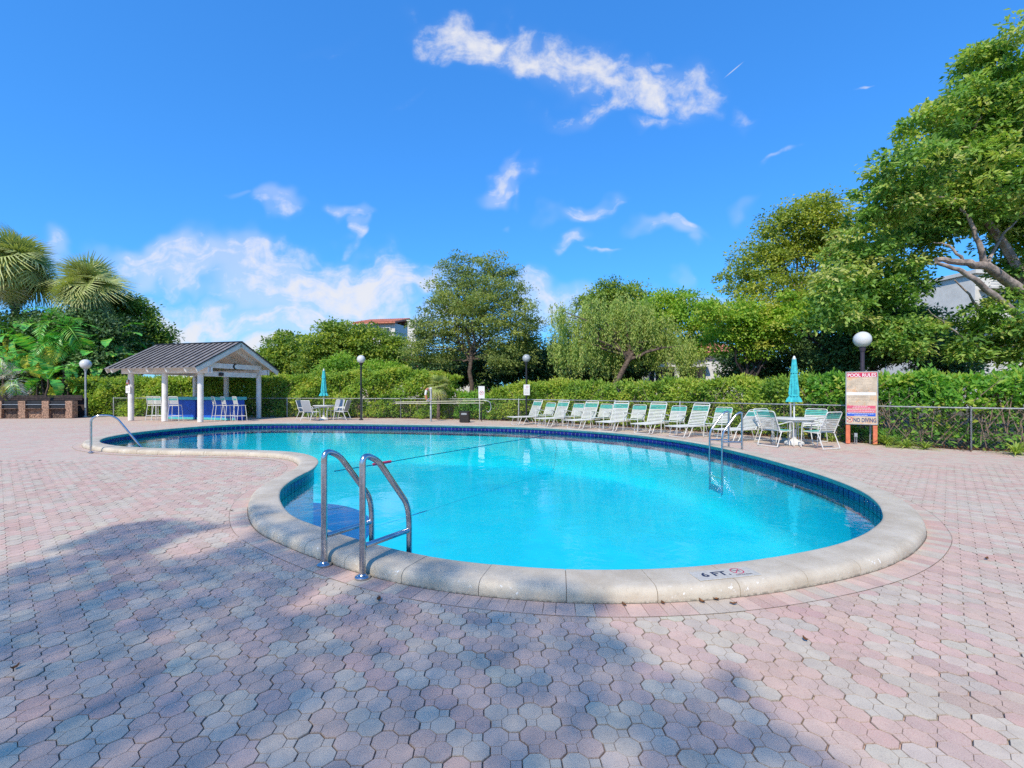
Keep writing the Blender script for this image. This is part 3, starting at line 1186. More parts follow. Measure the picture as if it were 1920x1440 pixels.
hr = empty('pool_handrail', tuple(gnd(170.5, 849)), 0, 'single curved steel handrail at the shallow end, left tip of the pool', 'handrail')
p0 = gnd(170.5, 849)
tgt = Vector((-8.75, 12.05, -0.75)) - p0
path = arc_pts([(0, 0, -0.02), (0, 0, 0.80), (0.12, 0.03, 0.895), (0.42, 0.19, 0.885), tuple(tgt)], [0.06, 0.12, 0.22], 7)
MB().tube(path, 0.024, 12).build('rail', M_STEEL, hr)
MB().lathe([(0.06, 0.0), (0.06, 0.012), (0.034, 0.024), (0.026, 0.03)], 18, (0, 0, 0.004)).build('flange', M_STEEL, hr)

# lane rope
rp = empty('safety_rope', (-3.42, 9.1, WATER_Z), 0, 'thin dark safety rope floating across the pool with red float', 'rope')
ends = Vector((1.75, 17.4, 0)) - Vector((-3.42, 9.1, 0))
MB().tube([ends * (k / 14) + Vector((0.03 * math.sin(k * 1.3), 0.03 * math.cos(k * 0.9), 0.006)) for k in range(15)], 0.008, 6).build('rope', M_ROPE, rp)
MB().tube([ends * 0.10 + Vector((0, 0, 0.01)), ends * 0.15 + Vector((0, 0, 0.01))], 0.03, 8).build('float', M_RED, rp)

# ------------------------------------------------------------------ furniture
def add_straps(mbw, mbt, a0, a1, b0, b1, n, teal, wid=0.036, th=0.006):
    """n straps between side rails; a = left rail from a0 to a1, b = right rail"""
    a0, a1, b0, b1 = map(Vector, (a0, a1, b0, b1))
    d = (a1 - a0).normalized()
    side = (b0 - a0).normalized()
    nor = side.cross(d).normalized()
    rt = Matrix((side, d, nor)).transposed()
    for k in range(n):
        u = (k + 0.5) / n
        c = (a0.lerp(a1, u) + b0.lerp(b1, u)) / 2
        (mbt if k in teal else mbw).box(c + nor * 0.012, ((b0 - a0).length + 0.02, wid, th), rot=rt, bev=0.002)


def make_lounger():
    t = empty('chaise_lounger', (0, 0, 0))
    hw = 0.31
    # y = 0 at the hinge line, seat goes to y = -1.15, back rises towards +y
    fr = MB()
    seat = arc_pts([(-hw, 0.42, 0.33), (-hw, -1.18, 0.35), (hw, -1.18, 0.35), (hw, 0.42, 0.33)], 0.06, 4)
    fr.tube(seat, 0.0135, 7)
    fr.tube([(-hw, 0.40, 0.33), (hw, 0.40, 0.33)], 0.0125, 7)
    fr.build('seat_frame', M_WHITE, t)
    back = arc_pts([(-hw, 0.0, 0.345), (-hw, 0.33, 1.07), (hw, 0.33, 1.07), (hw, 0.0, 0.345)], 0.08, 5)
    bf = MB().tube(back, 0.0135, 7)
    bf.tube([(-hw, 0.12, 0.62), (-hw, 0.36, 0.33)], 0.009, 6).tube([(hw, 0.12, 0.62), (hw, 0.36, 0.33)], 0.009, 6)
    bf.build('back_frame', M_WHITE, t)
    for yy, dy in ((-0.82, -0.14), (0.10, 0.14)):
        lg = MB()
        lg.tube(arc_pts([(-hw, yy, 0.34), (-hw + 0.03, yy + dy, 0.014), (hw - 0.03, yy + dy, 0.014), (hw, yy, 0.34)], 0.05, 4), 0.0125, 7)
        lg.tube(arc_pts([(-hw, yy - 2.0 * dy, 0.34), (-hw + 0.03, yy - 0.7 * dy, 0.014), (-hw + 0.03, yy + dy, 0.014)], 0.05, 4), 0.011, 6)
        lg.tube(arc_pts([(hw, yy - 2.0 * dy, 0.34), (hw - 0.03, yy - 0.7 * dy, 0.014), (hw - 0.03, yy + dy, 0.014)], 0.05, 4), 0.011, 6)
        lg.build('leg', M_WHITE, t)
    w, te = MB(), MB()
    add_straps(w, te, (-hw, -1.12, 0.35), (-hw, -0.02, 0.345), (hw, -1.12, 0.35), (hw, -0.02, 0.345), 20, ())
    add_straps(w, te, (-hw, 0.01, 0.365), (-hw, 0.315, 1.02), (hw, 0.01, 0.365), (hw, 0.315, 1.02), 13, (9, 10, 11))
    w.build('white_strap', M_STRAP, t, kind='stuff')
    te.build('teal_strap', M_TEAL, t, kind='stuff')
    return t


def make_armchair():
    t = empty('strap_armchair', (0, 0, 0))
    hw = 0.28
    # faces -y; back at +y
    f = MB()
    f.tube(arc_pts([(-hw, 0.20, 0.40), (-hw, -0.25, 0.43), (hw, -0.25, 0.43), (hw, 0.20, 0.40)], 0.04, 4), 0.013, 7)
    f.build('seat_frame', M_WHITE, t)
    b = MB().tube(arc_pts([(-hw, 0.18, 0.40), (-hw, 0.40, 0.95), (hw, 0.40, 0.95), (hw, 0.18, 0.40)], 0.07, 5), 0.013, 7)
    b.build('back_frame', M_WHITE, t)
    for sx in (-1, 1):
        x = sx * (hw + 0.025)
        MB().tube([(x, -0.29, 0.012), (x, -0.26, 0.60)], 0.0125, 7).build('leg', M_WHITE, t)
        MB().tube([(x, 0.32, 0.012), (x, 0.16, 0.42)], 0.0125, 7).build('leg', M_WHITE, t)
        MB().tube(arc_pts([(x, -0.262, 0.57), (x, -0.25, 0.66), (x, -0.10, 0.665), (x, 0.29, 0.60)], 0.06, 4), 0.014, 7).build('armrest', M_WHITE, t)
    MB().tube([(-hw - 0.025, 0.32, 0.02), (hw + 0.025, 0.32, 0.02)], 0.0115, 6).build('rear_stretcher', M_WHITE, t)
    w, te = MB(), MB()
    add_straps(w, te, (-hw, -0.23, 0.435), (-hw, 0.17, 0.41), (hw, -0.23, 0.435), (hw, 0.17, 0.41), 8, (0, 1, 2, 3, 4))
    add_straps(w, te, (-hw, 0.195, 0.44), (-hw, 0.385, 0.915), (hw, 0.195, 0.44), (hw, 0.385, 0.915), 10, (7, 8, 9))
    w.build('white_strap', M_STRAP, t, kind='stuff')
    te.build('teal_strap', M_TEAL, t, kind='stuff')
    return t


def sling(a, b, c, d, sag, axis, n=6):
    """curved cloth panel between rails a-b (left) and d-c (right)"""
    mb = MB()
    a, b, c, d = map(Vector, (a, b, c, d))
    vs, fs = [], []
    for th in (0, 0.006):
        for i in range(n + 1):
            l, r_ = a.lerp(b, i / n), d.lerp(c, i / n)
            for j in range(5):
                u = j / 4
                vs.append(l.lerp(r_, u) + Vector(axis) * (sag * 4 * u * (1 - u) * (0.5 + math.sin(math.pi * i / n)) + th))
    q = (n + 1) * 5
    for base, flip in ((0, True), (q, False)):
        for i in range(n):
            for j in range(4):
                f = (base + i * 5 + j, base + i * 5 + j + 1, base + (i + 1) * 5 + j + 1, base + (i + 1) * 5 + j)
                fs.append(f[::-1] if flip else f)
    return mb.add(vs, fs, True)


def make_sling_chair():
    t = empty('sling_armchair', (0, 0, 0))
    hw = 0.27
    MB().tube(arc_pts([(-hw, 0.20, 0.40), (-hw, -0.26, 0.44), (hw, -0.26, 0.44), (hw, 0.20, 0.40)], 0.04, 4), 0.015, 7).build('seat_frame', M_WHITE, t)
    MB().tube(arc_pts([(-hw, 0.18, 0.40), (-hw, 0.38, 1.0), (hw, 0.38, 1.0), (hw, 0.18, 0.40)], 0.03, 3), 0.015, 7).build('back_frame', M_WHITE, t)
    for sx in (-1, 1):
        x = sx * (hw + 0.03)
        MB().tube([(x, -0.33, 0.012), (x, -0.22, 0.58)], 0.0145, 7).build('leg', M_WHITE, t)
        MB().tube([(x, 0.36, 0.012), (x, 0.18, 0.42)], 0.0145, 7).build('leg', M_WHITE, t)
        MB().tube(arc_pts([(x, -0.23, 0.54), (x, -0.22, 0.64), (x, -0.08, 0.65), (x, 0.28, 0.60)], 0.06, 4), 0.017, 7).build('armrest', M_WHITE, t)
        MB().tube([(x, -0.31, 0.10), (x, 0.32, 0.10)], 0.01, 6).build('side_stretcher', M_WHITE, t)
    sling((-hw, -0.25, 0.44), (-hw, 0.19, 0.41), (hw, 0.19, 0.41), (hw, -0.25, 0.44), -0.02, (0, 0, 1)).build('seat', M_SLING, t)
    sling((-hw, 0.20, 0.44), (-hw, 0.375, 0.985), (hw, 0.375, 0.985), (hw, 0.20, 0.44), 0.02, (0, 1, 0)).build('backrest', M_SLING, t)
    return t


def make_stool():
    t = empty('bar_stool', (0, 0, 0))
    hw = 0.20
    for sx in (-1, 1):
        MB().tube([(sx * (hw + 0.05), -0.22, 0.012), (sx * hw, -0.16, 0.76)], 0.013, 7).build('leg', M_WHITE, t)
        MB().tube([(sx * (hw + 0.05), 0.25, 0.012), (sx * hw, 0.16, 0.76)], 0.013, 7).build('leg', M_WHITE, t)
    fr = MB()
    fr.tube([(-.235, -.205, 0.26), (.235, -.205, 0.26), (.235, .225, 0.26), (-.235, .225, 0.26)], 0.011, 6, closed=True)
    fr.build('footrest', M_WHITE, t)
    MB().tube([(-hw, -0.18, 0.77), (hw, -0.18, 0.77), (hw, 0.18, 0.76), (-hw, 0.18, 0.76)], 0.014, 7, closed=True).build('seat_frame', M_WHITE, t)
    MB().tube(arc_pts([(-hw, 0.17, 0.76), (-hw, 0.27, 1.2), (hw, 0.27, 1.2), (hw, 0.17, 0.76)], 0.05, 4), 0.013, 7).build('back_frame', M_WHITE, t)
    w, te = MB(), MB()
    add_straps(w, te, (-hw, -0.17, 0.775), (-hw, 0.17, 0.765), (hw, -0.17, 0.775), (hw, 0.17, 0.765), 7, ())
    add_straps(w, te, (-hw, 0.18, 0.82), (-hw, 0.26, 1.16), (hw, 0.18, 0.82), (hw, 0.26, 1.16), 7, (4, 5))
    w.build('white_strap', M_STRAP, t, kind='stuff')
    te.build('teal_strap', M_TEAL, t, kind='stuff')
    return t


# row of loungers and chairs along the fence
ROW = [(0.5, 21.75), (1.0, 21.2), (5.3, 17.0), (6.3, 15.65), (7.45, 14.1), (8.2, 13.1)]


def row_point(px, zt, back):
    """spot on the row whose back top shows at photo column px"""
    best = None
    for k in range(len(ROW) - 1):
        for u in np.linspace(0, 1, 400):
            x = ROW[k][0] * (1 - u) + ROW[k + 1][0] * u
            y = ROW[k][1] * (1 - u) + ROW[k + 1][1] * u
            d = Vector((ROW[k + 1][0] - ROW[k][0], ROW[k + 1][1] - ROW[k][1])).normalized()
            nrm = Vector((-d.y, d.x))
            tx, ty = x + nrm.x * back, y + nrm.y * back
            e = abs(960 + FPX * tx / ty - px)
            if best is None or e < best[0]:
                best = (e, x, y, nrm)
    return best[1:]


lou0, arm0 = make_lounger(), make_armchair()
words = ['first', 'second', 'third', 'fourth', 'fifth', 'sixth']
extra_l = ['farthest white strap lounger, at the pole rack end of the row',
           'white strap lounger, second from the pole rack end of the row',
           'white strap lounger, third from the pole rack end of the row',
           'white strap lounger at the middle of the row, fourth either way',
           'white strap lounger, third from the ladder end of the row',
           'white strap lounger, second from the ladder end of the row',
           'low reclined white strap lounger behind the far ladder']
for k, px in enumerate((1008, 1057, 1110.6, 1167, 1235.6, 1315, 1409)):
    x, y, nrm = row_point(px, 1.05, 0.2)
    o = lou0 if k == 0 else copy_tree(lou0)
    o.location = (x - nrm.x * 0.12, y - nrm.y * 0.12, 0)
    o.rotation_euler = (0, 0, math.atan2(nrm.y, nrm.x) - math.pi / 2 + random.gauss(0, 0.09) - 0.06)
    tag(o, extra_l[k], 'sun lounger', 'strap loungers in the row by the fence')
    if k == 6:
        for ch in o.children:                      # this one is let down further
            if ch.name.startswith(('back_frame', 'white_strap', 'teal_strap')):
                me = ch.data.copy()
                co = np.empty(len(me.vertices) * 3, np.float32)
                me.vertices.foreach_get('co', co)
                co = co.reshape(-1, 3)
                a = R(-22)
                m_ = (co[:, 2] > 0.352) & (co[:, 1] > -0.01)
                yy, zz = co[:, 1].copy(), co[:, 2] - 0.345
                co[m_, 1] = (yy * math.cos(a) - zz * math.sin(a))[m_]
                co[m_, 2] = 0.345 + (yy * math.sin(a) + zz * math.cos(a))[m_]
                me.vertices.foreach_set('co', co.ravel())
                ch.data = me
extra_a = ['farthest strap armchair, between the two farthest loungers',
           'strap armchair, second from the pole rack end of the row',
           'strap armchair, third from the pole rack end of the row',
           'strap armchair, third from the ladder end of the row',
           'strap armchair, second from the ladder end of the row',
           'strap armchair with teal seat just left behind the far ladder']
for k, px in enumerate((1031.7, 1084, 1136.6, 1198.6, 1274, 1356.7)):
    x, y, nrm = row_point(px, 0.92, 0.3)
    o = arm0 if k == 0 else copy_tree(arm0)
    o.location = (x - nrm.x * 0.05, y - nrm.y * 0.05, 0)
    o.rotation_euler = (0, 0, math.atan2(nrm.y, nrm.x) - math.pi / 2 + random.gauss(0, 0.06) - 0.04)
    tag(o, extra_a[k], 'armchair', 'strap armchairs in the row by the fence')


def umbrella(loc, label, top, z0, z1, rmax):
    t = empty('closed_umbrella', loc, 0, label, 'parasol', 'closed aqua parasols')
    MB().tube([(0, 0, 0.05), (0, 0, top - 0.06)], 0.021, 10).build('pole', M_WHITE, t)
    n = 32
    prof = []
    for k in range(15):
        u = k / 14
        z = z0 + (z1 - z0) * u
        r_ = rmax * (0.80 + 0.35 * math.exp(-((u - 0.0) / 0.10) ** 2) - 0.60 * u ** 1.5) * (0.80 if 0.10 < u < 0.2 else 1.0)
        prof.append((max(r_, 0.035), z))
    cv = MB().lathe(prof, n, fn=lambda a, z: 1 + 0.30 * math.sin(8 * a + 2.2 * z) * (0.35 + 0.65 * (z1 - z) / (z1 - z0)) + 0.05 * math.sin(3 * a))
    cv.build('canopy', M_CANVAS, t)
    tz = z0 + (z1 - z0) * 0.15
    MB().lathe([(rmax * 0.80, tz - 0.02), (rmax * 0.83, tz), (rmax * 0.80, tz + 0.02)], 20, cap=False).build('tie_band', M_CANVAS, t)
    vz = z1 - 0.30
    MB().lathe([(rmax * 0.56, vz - 0.08), (rmax * 0.52, vz), (rmax * 0.36, z1 - 0.06), (0.045, z1 + 0.03)], n, fn=lambda a, z: 1 + 0.10 * math.sin(8 * a + 0.4)).build('vent', M_CANVAS, t)
    MB().lathe([(0.05, z1 - 0.0), (0.05, z1 + 0.02), (0.035, z1 + 0.05), (0.03, top - 0.03), (0.018, top)], 12).build('finial', M_WHITE, t)
    return t


def table(loc, r, label, round_base=True):
    t = empty('patio_table', loc, 0, label, 'table', 'round white patio tables')
    MB().lathe([(r - 0.02, 0.70), (r, 0.705), (r, 0.735), (r - 0.02, 0.74), (0.03, 0.745)], 28).build('tabletop', M_WHITE, t)
    MB().lathe([(r - 0.10, 0.64), (r - 0.08, 0.64), (r - 0.08, 0.70), (r - 0.10, 0.70)], 28, cap=False).build('apron', M_WHITE, t)
    for k in range(4):
        a = R(45) + k * math.pi / 2
        c, s = math.cos(a), math.sin(a)
        MB().tube(arc_pts([(c * (r - 0.12), s * (r - 0.12), 0.69), (c * (r - 0.16), s * (r - 0.16), 0.4), (c * (r - 0.10), s * (r - 0.10), 0.012)], 0.1, 4), 0.014, 7).build('leg', M_WHITE, t)
    return t


def umbrella_base(loc, label):
    t = empty('umbrella_base', loc, 0, label, 'umbrella base')
    MB().lathe([(0.25, 0.0), (0.25, 0.05), (0.22, 0.085), (0.10, 0.13), (0.06, 0.16), (0.045, 0.42), (0.028, 0.43), (0.025, 0.40)], 24).build('weight', M_WHITE, t)
    MB().lathe([(0.018, 0.0), (0.018, 0.03)], 8, (0.05, 0, 0.3)).build('clamp_knob', M_BLACK, t)
    return t


TR = gnd(1489, 833)
umbrella(TR, 'closed aqua parasol over the right table beside the pool rules sign', 2.46, 1.18, 2.36, 0.150)
umbrella_base(TR, 'white domed parasol base under the right table')
table(TR, 0.56, 'round white table under the right parasol, strap chairs around it')
spots = [(1455, 836, -0.52, 'strap armchair turned away, left of the right table'),
         (1537, 840, 1.25, 'strap armchair in profile, right front of the right table'),
         (1522, 829, 2.55, 'strap armchair behind the right table, towards the sign'),
         (1447, 828, -1.55, 'strap armchair behind the right table, nearest the last lounger')]
for px, py, face, lab in spots:
    g = gnd(px, py)
    o = copy_tree(arm0)
    o.location = g
    d = Vector((TR.x - g.x, TR.y - g.y))
    o.rotation_euler = (0, 0, math.atan2(d.y, d.x) + math.pi / 2 + random.gauss(0, 0.12))
    tag(o, lab, 'armchair', 'strap armchairs around the right table')

TL = Vector(((607 - 960) / FPX * 24.3, 24.3, 0))
umbrella(TL, 'closed aqua parasol over the left table in front of the tall hedge', 2.62, 1.22, 2.50, 0.165)
umbrella_base(TL, 'white domed parasol base under the left table')
table(TL, 0.52, 'round white table under the left parasol, grey sling chairs around it')
sl0 = make_sling_chair()
for k, (dx, dy, lab) in enumerate([(-0.95, 0.05, 'grey sling armchair left of the left table, facing right'),
                                   (-0.32, -0.80, 'grey sling armchair in front of the left table, back to the pool'),
                                   (0.30, 0.85, 'grey sling armchair behind the left table against the hedge'),
                                   (0.95, -0.05, 'grey sling armchair right of the left table, facing left')]):
    o = sl0 if k == 0 else copy_tree(sl0)
    o.location = (TL.x + dx, TL.y + dy, 0)
    o.rotation_euler = (0, 0, math.atan2(-dy, -dx) + math.pi / 2)
    tag(o, lab, 'armchair', 'sling armchairs around the left table')


# ------------------------------------------------------------------ pavilion and bar
PO, PT, PLn, PWd, POS, POE, PZE, PZR = Vector((-14.786, 22.53, 0)), -0.277, 4.44, 3.515, 0.82, 0.637, 2.55, 3.95
pav = empty('bar_pavilion', PO, PT, 'open white pavilion with dark ribbed metal roof over the blue bar', 'pavilion')
for cx in (-PLn, -PLn / 2, 0):
    for cy in (0, PWd):
        MB().lathe([(0.125, 0), (0.125, 2.32)], 20, (cx, cy, 0)).build('column', M_PAINT, pav)
for cy in (0, PWd):
    for s_ in (-0.085, 0.085):
        MB().box((-PLn / 2 + 0.05, cy + s_, 2.46), (PLn + 1.1, 0.075, 0.26), 0, 0.006).build('side_beam', M_PAINT, pav)
MB().box((0.0, PWd / 2, 2.30), (0.10, PWd - 0.36, 0.24), 0, 0.006).build('tie_beam', M_PAINT, pav)
MB().box((0.18, PWd / 2, 2.71), (0.09, PWd - 0.1, 0.24), 0, 0.006).build('tie_beam', M_PAINT, pav)
MB().box((-PLn, PWd / 2, 2.46), (0.10, PWd - 0.36, 0.26), 0, 0.006).build('tie_beam', M_PAINT, pav)
run, rise = PWd / 2 + POS, PZR - PZE
sl = math.hypot(run, rise)
sang = math.atan2(rise, run)
x0, x1 = -PLn - POE, POE
npan = 16
for side in (0, 1):
    rt = Matrix.Rotation(sang if side == 0 else -sang, 3, 'X')
    ym = (-POS + PWd / 2) / 2 if side == 0 else (PWd / 2 + PWd + POS) / 2
    for k in range(npan):
        w_ = (x1 - x0) / npan
        c = Vector((x0 + (k + 0.5) * w_, ym, (PZE + PZR) / 2))
        pn = MB().box(c, (w_ - 0.004, sl, 0.02), rot=rt).build('roof_panel', M_ROOF, pav)
        MB().box(c + Vector((w_ / 2, 0, 0)) + rt @ Vector((0, 0, 0.032)), (0.028, sl, 0.044), rot=rt).build('roof_seam', M_BLACK, pn)
    MB().box(Vector((0, ym, (PZE + PZR) / 2)) + rt @ Vector((0, 0, -0.03)) + Vector(((x0 + x1) / 2, 0, 0)), (x1 - x0 - 0.06, sl - 0.06, 0.03), rot=rt).build('roof_deck', M_CREAM, pav)
    for xx in (x0 + 0.035, x1 - 0.035):
        MB().box(Vector((xx, ym, (PZE + PZR) / 2)) + rt @ Vector((0, 0, -0.15)), (0.05, sl - 0.05, 0.20), rot=rt, bev=0.005).build('barge_board', M_CREAM, pav)
    for k in range(5):
        xx = -PLn - 0.28 + k * 1.16
        MB().box(Vector((xx, ym, (PZE + PZR) / 2)) + rt @ Vector((0, 0, -0.14)), (0.09, sl - 0.06, 0.20), rot=rt, bev=0.005).build('rafter', M_PAINT, pav)
MB().box(((x0 + x1) / 2, PWd / 2, PZR + 0.015), (x1 - x0 + 0.02, 0.16, 0.05), 0, 0.01).build('ridge_cap', M_BLACK, pav)
MB().box(((x0 + x1) / 2, PWd / 2, PZR - 0.26), (x1 - x0 - 0.3, 0.06, 0.22)).build('ridge_beam', M_PAINT, pav)
# crescent ornament on the gable beam
t_o = []
for k in range(13):
    a = R(60) + R(240) * k / 12
    t_o.append((0.14 * math.cos(a), 0.14 * math.sin(a)))
t_i = [(0.05 + 0.105 * math.cos(R(75) + R(210) * k / 12), 0.105 * math.sin(R(75) + R(210) * k / 12)) for k in range(13)]
mb = MB()
vs = [(x_, -y_, z_) for z_, (x_, y_) in []]
for z_ in (0, 0.02):
    vs += [(z_, p[0], p[1]) for p in t_o] + [(z_, p[0], p[1]) for p in t_i]
fs = []
for k in range(12):
    fs.append((26 + k, 27 + k, 40 + k, 39 + k))
    fs.append((k + 1, k, 13 + k, 14 + k))
    fs.append((k, k + 1, 27 + k, 26 + k))
mb.add(vs, fs)
orn = empty('moon_ornament', (0, 0, 0), 0, 'black crescent moon ornament hung on the pavilion gable beam', 'ornament')
orn.location = PO + Matrix.Rotation(PT, 3, 'Z') @ Vector((0.228, PWd / 2, 2.71))
orn.rotation_euler = (0, 0, PT)
mb.build('crescent', M_BLACK, orn)
MB().tube([(0.01, -0.16, 0.16), (0.01, 0.25, 0.15)], 0.012, 6).build('hanging_bar', M_BLACK, orn)
PM = Matrix.Rotation(PT, 3, 'Z')


def pw(x, y, z=0):
    return PO + PM @ Vector((x, y, z))


spk = empty('wall_speaker', pw(0.053, 1.05, 2.30), PT, 'small black speaker box on the pavilion tie beam', 'speaker')
MB().box((0.05, 0, 0), (0.10, 0.22, 0.16), 0, 0.01).build('cabinet', M_BLACK, spk)
MB().box((0.102, 0, 0), (0.006, 0.18, 0.12), 0, 0.002).build('grille', M_PURP, spk)
# notices on the left column
nt1 = empty('column_notice', pw(-PLn - 0.02, -0.132, 1.55), PT, 'white notice board on the leftmost pavilion column', 'sign')
MB().box((0, 0, 0), (0.30, 0.012, 0.36), 0, 0.002).build('board', M_SIGNP, nt1)
MB().box((0, -0.008, 0.03), (0.2, 0.003, 0.02)).build('print_line', M_TEXTG, nt1)
MB().box((0, -0.008, -0.04), (0.22, 0.003, 0.02)).build('print_line', M_TEXTG, nt1)
nt2 = empty('emergency_phone', pw(-PLn - 0.02, -0.14, 1.92), PT, 'reddish emergency call box above the notice on the leftmost pavilion column', 'call box')
MB().box((0, 0, 0), (0.17, 0.05, 0.22), 0, 0.008).build('housing', mat('faded_red_box', (0.42, 0.16, 0.15), 0.6), nt2)
MB().box((0, -0.028, 0.02), (0.09, 0.01, 0.12), 0, 0.003).build('cover', M_WHITE, nt2)

bar = empty('bar_counter', pw(-2.0, 1.75), PT, 'blue bar counter with turquoise top under the pavilion roof', 'bar counter')
for xa, xb in ((-2.30, -0.05), (0.08, 2.55)):
    MB().box(((xa + xb) / 2, 0, 0.51), (xb - xa, 0.55, 1.02), 0, 0.01).build('front_panel', M_BLUE, bar)
    MB().box(((xa + xb) / 2, -0.02, 1.09), (xb - xa + 0.10, 0.78, 0.15), 0, 0.012).build('countertop', M_TURQ, bar)
    MB().box(((xa + xb) / 2, -0.29, 0.06), (xb - xa - 0.02, 0.025, 0.11)).build('skirting', M_TURQ, bar)
st0 = make_stool()
spots = [(289, 788, 0.35, 'bar stool at the far left end of the bar counter'), (300, 788.5, 0.3, 'bar stool half hidden behind the middle front column'),
         (329, 788.5, 0.5, 'bar stool standing alone between the middle and right front columns'), (410, 788.2, -0.45, 'bar stool just right of the right front column'),
         (428, 787.8, -0.35, 'bar stool in the middle of the right group of three'), (450, 787, -0.35, 'rightmost bar stool at the right end of the bar')]
for k, (px, py, a, lab) in enumerate(spots):
    o = st0 if k == 0 else copy_tree(st0)
    D = 23.6 - 0.22 * k if k < 3 else 23.35 - 0.12 * (k - 3)
    o.location = ((px - 960) / FPX * D, D, 0)
    o.rotation_euler = (0, 0, PT + math.pi + a)
    tag(o, lab, 'bar stool', 'white bar stools at the pavilion bar')

# ------------------------------------------------------------------ grill house
gr = empty('brick_grill', (-27.0, 25.6, 0), R(4), 'low brick barbecue block with three dark fire bays under the palms', 'barbecue')
bx = []
for k in range(5):
    x = 3.05 - k * 1.19
    pr = MB()
    for c_ in range(13):
        for q in range(2):
            w_ = 0.26 if (c_ + q) % 2 else 0.13
            xx = x - 0.065 if ((c_ % 2 == 0) == (q == 0)) else x + 0.13
        # one course of the pier
        pr.box((x + random.gauss(0, 0.003), 0, 0.036 + c_ * 0.072), (0.36, 0.36, 0.062), random.gauss(0, 0.01), 0.004)
    pr.box((x, 0, 0.47), (0.345, 0.345, 0.93))
    pr.build('brick_pier', M_BRICK_O, gr)
for k in range(4):
    x = 3.05 - (k + 0.5) * 1.19
    wl = MB()
    for c_ in range(7):
        for q in range(4):
            xx = x - 0.405 + q * 0.27 - (0.0675 if c_ % 2 else -0.0)
            wl.box((xx + 0.03, 0.02, 0.036 + c_ * 0.072), (0.20, 0.10, 0.062), 0, 0.004)
    wl.box((x, 0.03, 0.25), (0.86, 0.08, 0.50))
    wl.build('brick_wall', M_BRICK_D if k % 2 == 0 else M_BRICK_O, gr)
    MB().box((x, 0.15, 0.72), (0.86, 0.5, 0.44), 0, 0.01).build('fire_bay', M_BLACK, gr)
    MB().box((x, -0.14, 0.74), (0.82, 0.03, 0.03)).build('grate', M_GALV, gr)
    MB().box((x, -0.12, 0.52), (0.86, 0.34, 0.03), 0, 0.005).build('ledge', M_BRICK_D, gr)
MB().box((0.65, 0.75, 0.55), (5.2, 0.2, 1.1)).build('rear_wall', M_SOOT, gr)
for k in range(3):
    MB().box((0.65, 0.45 + k * 0.01, 1.0 + k * 0.095), (5.2, 0.05, 0.085), 0, 0.004).build('board', M_SOOT, gr)


# ------------------------------------------------------------------ lamps
def lamp(px, D, zc, rad, mpole, mglobe, label, rp=0.045):
    loc = Vector(((px - 960) / FPX * D, D, 0))
    t = empty('globe_lamp_post', loc, 0, label, 'lamp post', 'globe lamp posts around the pool deck')
    MB().lathe([(0.11, 0), (0.11, 0.03), (rp + 0.02, 0.06), (rp, 0.12), (rp, zc - rad - 0.08)], 14).build('post', mpole, t)
    MB().lathe([(rp + 0.01, zc - rad - 0.12), (0.085, zc - rad - 0.05), (0.09, zc - rad + 0.02), (0.07, zc - rad + 0.03)], 16).build('collar', mpole, t)
    prof = [(max(0.004, rad * math.sin(R(180) * k / 14)), zc - rad * math.cos(R(180) * k / 14)) for k in range(15)]
    MB().lathe(prof, 24).build('globe', mglobe, t)
    return t


lamp(160.5, 26.4, 2.96, 0.27, M_GREYP, M_GLOBE, 'grey lamp post with white globe left of the pavilion')
lamp(677, 24.2, 3.09, 0.205, M_BLACK, M_GLOBE, 'black lamp post with white globe in front of the tall hedge')
lamp(987, 22.6, 3.03, 0.19, M_BLACK, M_GLOBEG, 'thin black lamp post with greyish globe at the loungers far end')
lamp(1617, 14.0, 3.0, 0.235, M_PURP, M_GLOBE, 'lamp post with large white globe behind the pool rules sign', 0.055)

# ------------------------------------------------------------------ pool rules sign
SP0, SP1 = gnd(1590, 831.5), gnd(1641, 833.8)
sc = (SP0 + SP1) / 2
sd = (SP1 - SP0)
sa_ = math.atan2(sd.y, sd.x)
sw = sd.length
sg = empty('pool_rules_sign', sc, sa_, 'weathered POOL RULES and NO DIVING board on two orange posts', 'sign')
for s_ in (-1, 1):
    MB().box((s_ * (sw / 2 - 0.0), 0.03, 1.0), (0.10, 0.10, 2.0), 0, 0.006).build('post', M_ORANGE, sg)
pwid, pz0, pz1 = sw + 0.11, 0.555, 2.02
MB().box((0, -0.032, (pz0 + pz1) / 2), (pwid, 0.018, pz1 - pz0), 0, 0.003).build('panel', M_SIGNW, sg)
fe = MB()
for s_ in (-1, 1):
    fe.box((s_ * (pwid / 2 - 0.006), -0.032, (pz0 + pz1) / 2), (0.022, 0.026, pz1 - pz0 + 0.006), 0, 0.003)
    fe.box((0, -0.032, pz0 if s_ < 0 else pz1), (pwid, 0.026, 0.02), 0, 0.003)
fe.build('panel_trim', M_GALV, sg)
hgt = pz1 - pz0


def sz(y):          # photo crop row (of 172 top .. 965 bottom) to height
    return pz1 - (y - 160) / (968 - 160) * hgt


def sx(x):
    return ((x - 475) / 505.0) * pwid


def sbar(x0_, x1_, y0_, y1_, m_, name='print_band', dy=0.0):
    return MB().box(((sx(x0_) + sx(x1_)) / 2, -0.0422 - dy, (sz(y0_) + sz(y1_)) / 2), (sx(x1_) - sx(x0_), 0.0016, abs(sz(y0_) - sz(y1_)))).build(name, m_, sg)


sbar(240, 712, 174, 242, M_RED)
sbar(232, 700, 475, 520, M_SIGNP)
sbar(240, 692, 680, 725, M_REDF)
sbar(240, 692, 733, 785, M_REDF)
sbar(240, 692, 793, 843, M_BLUEP)


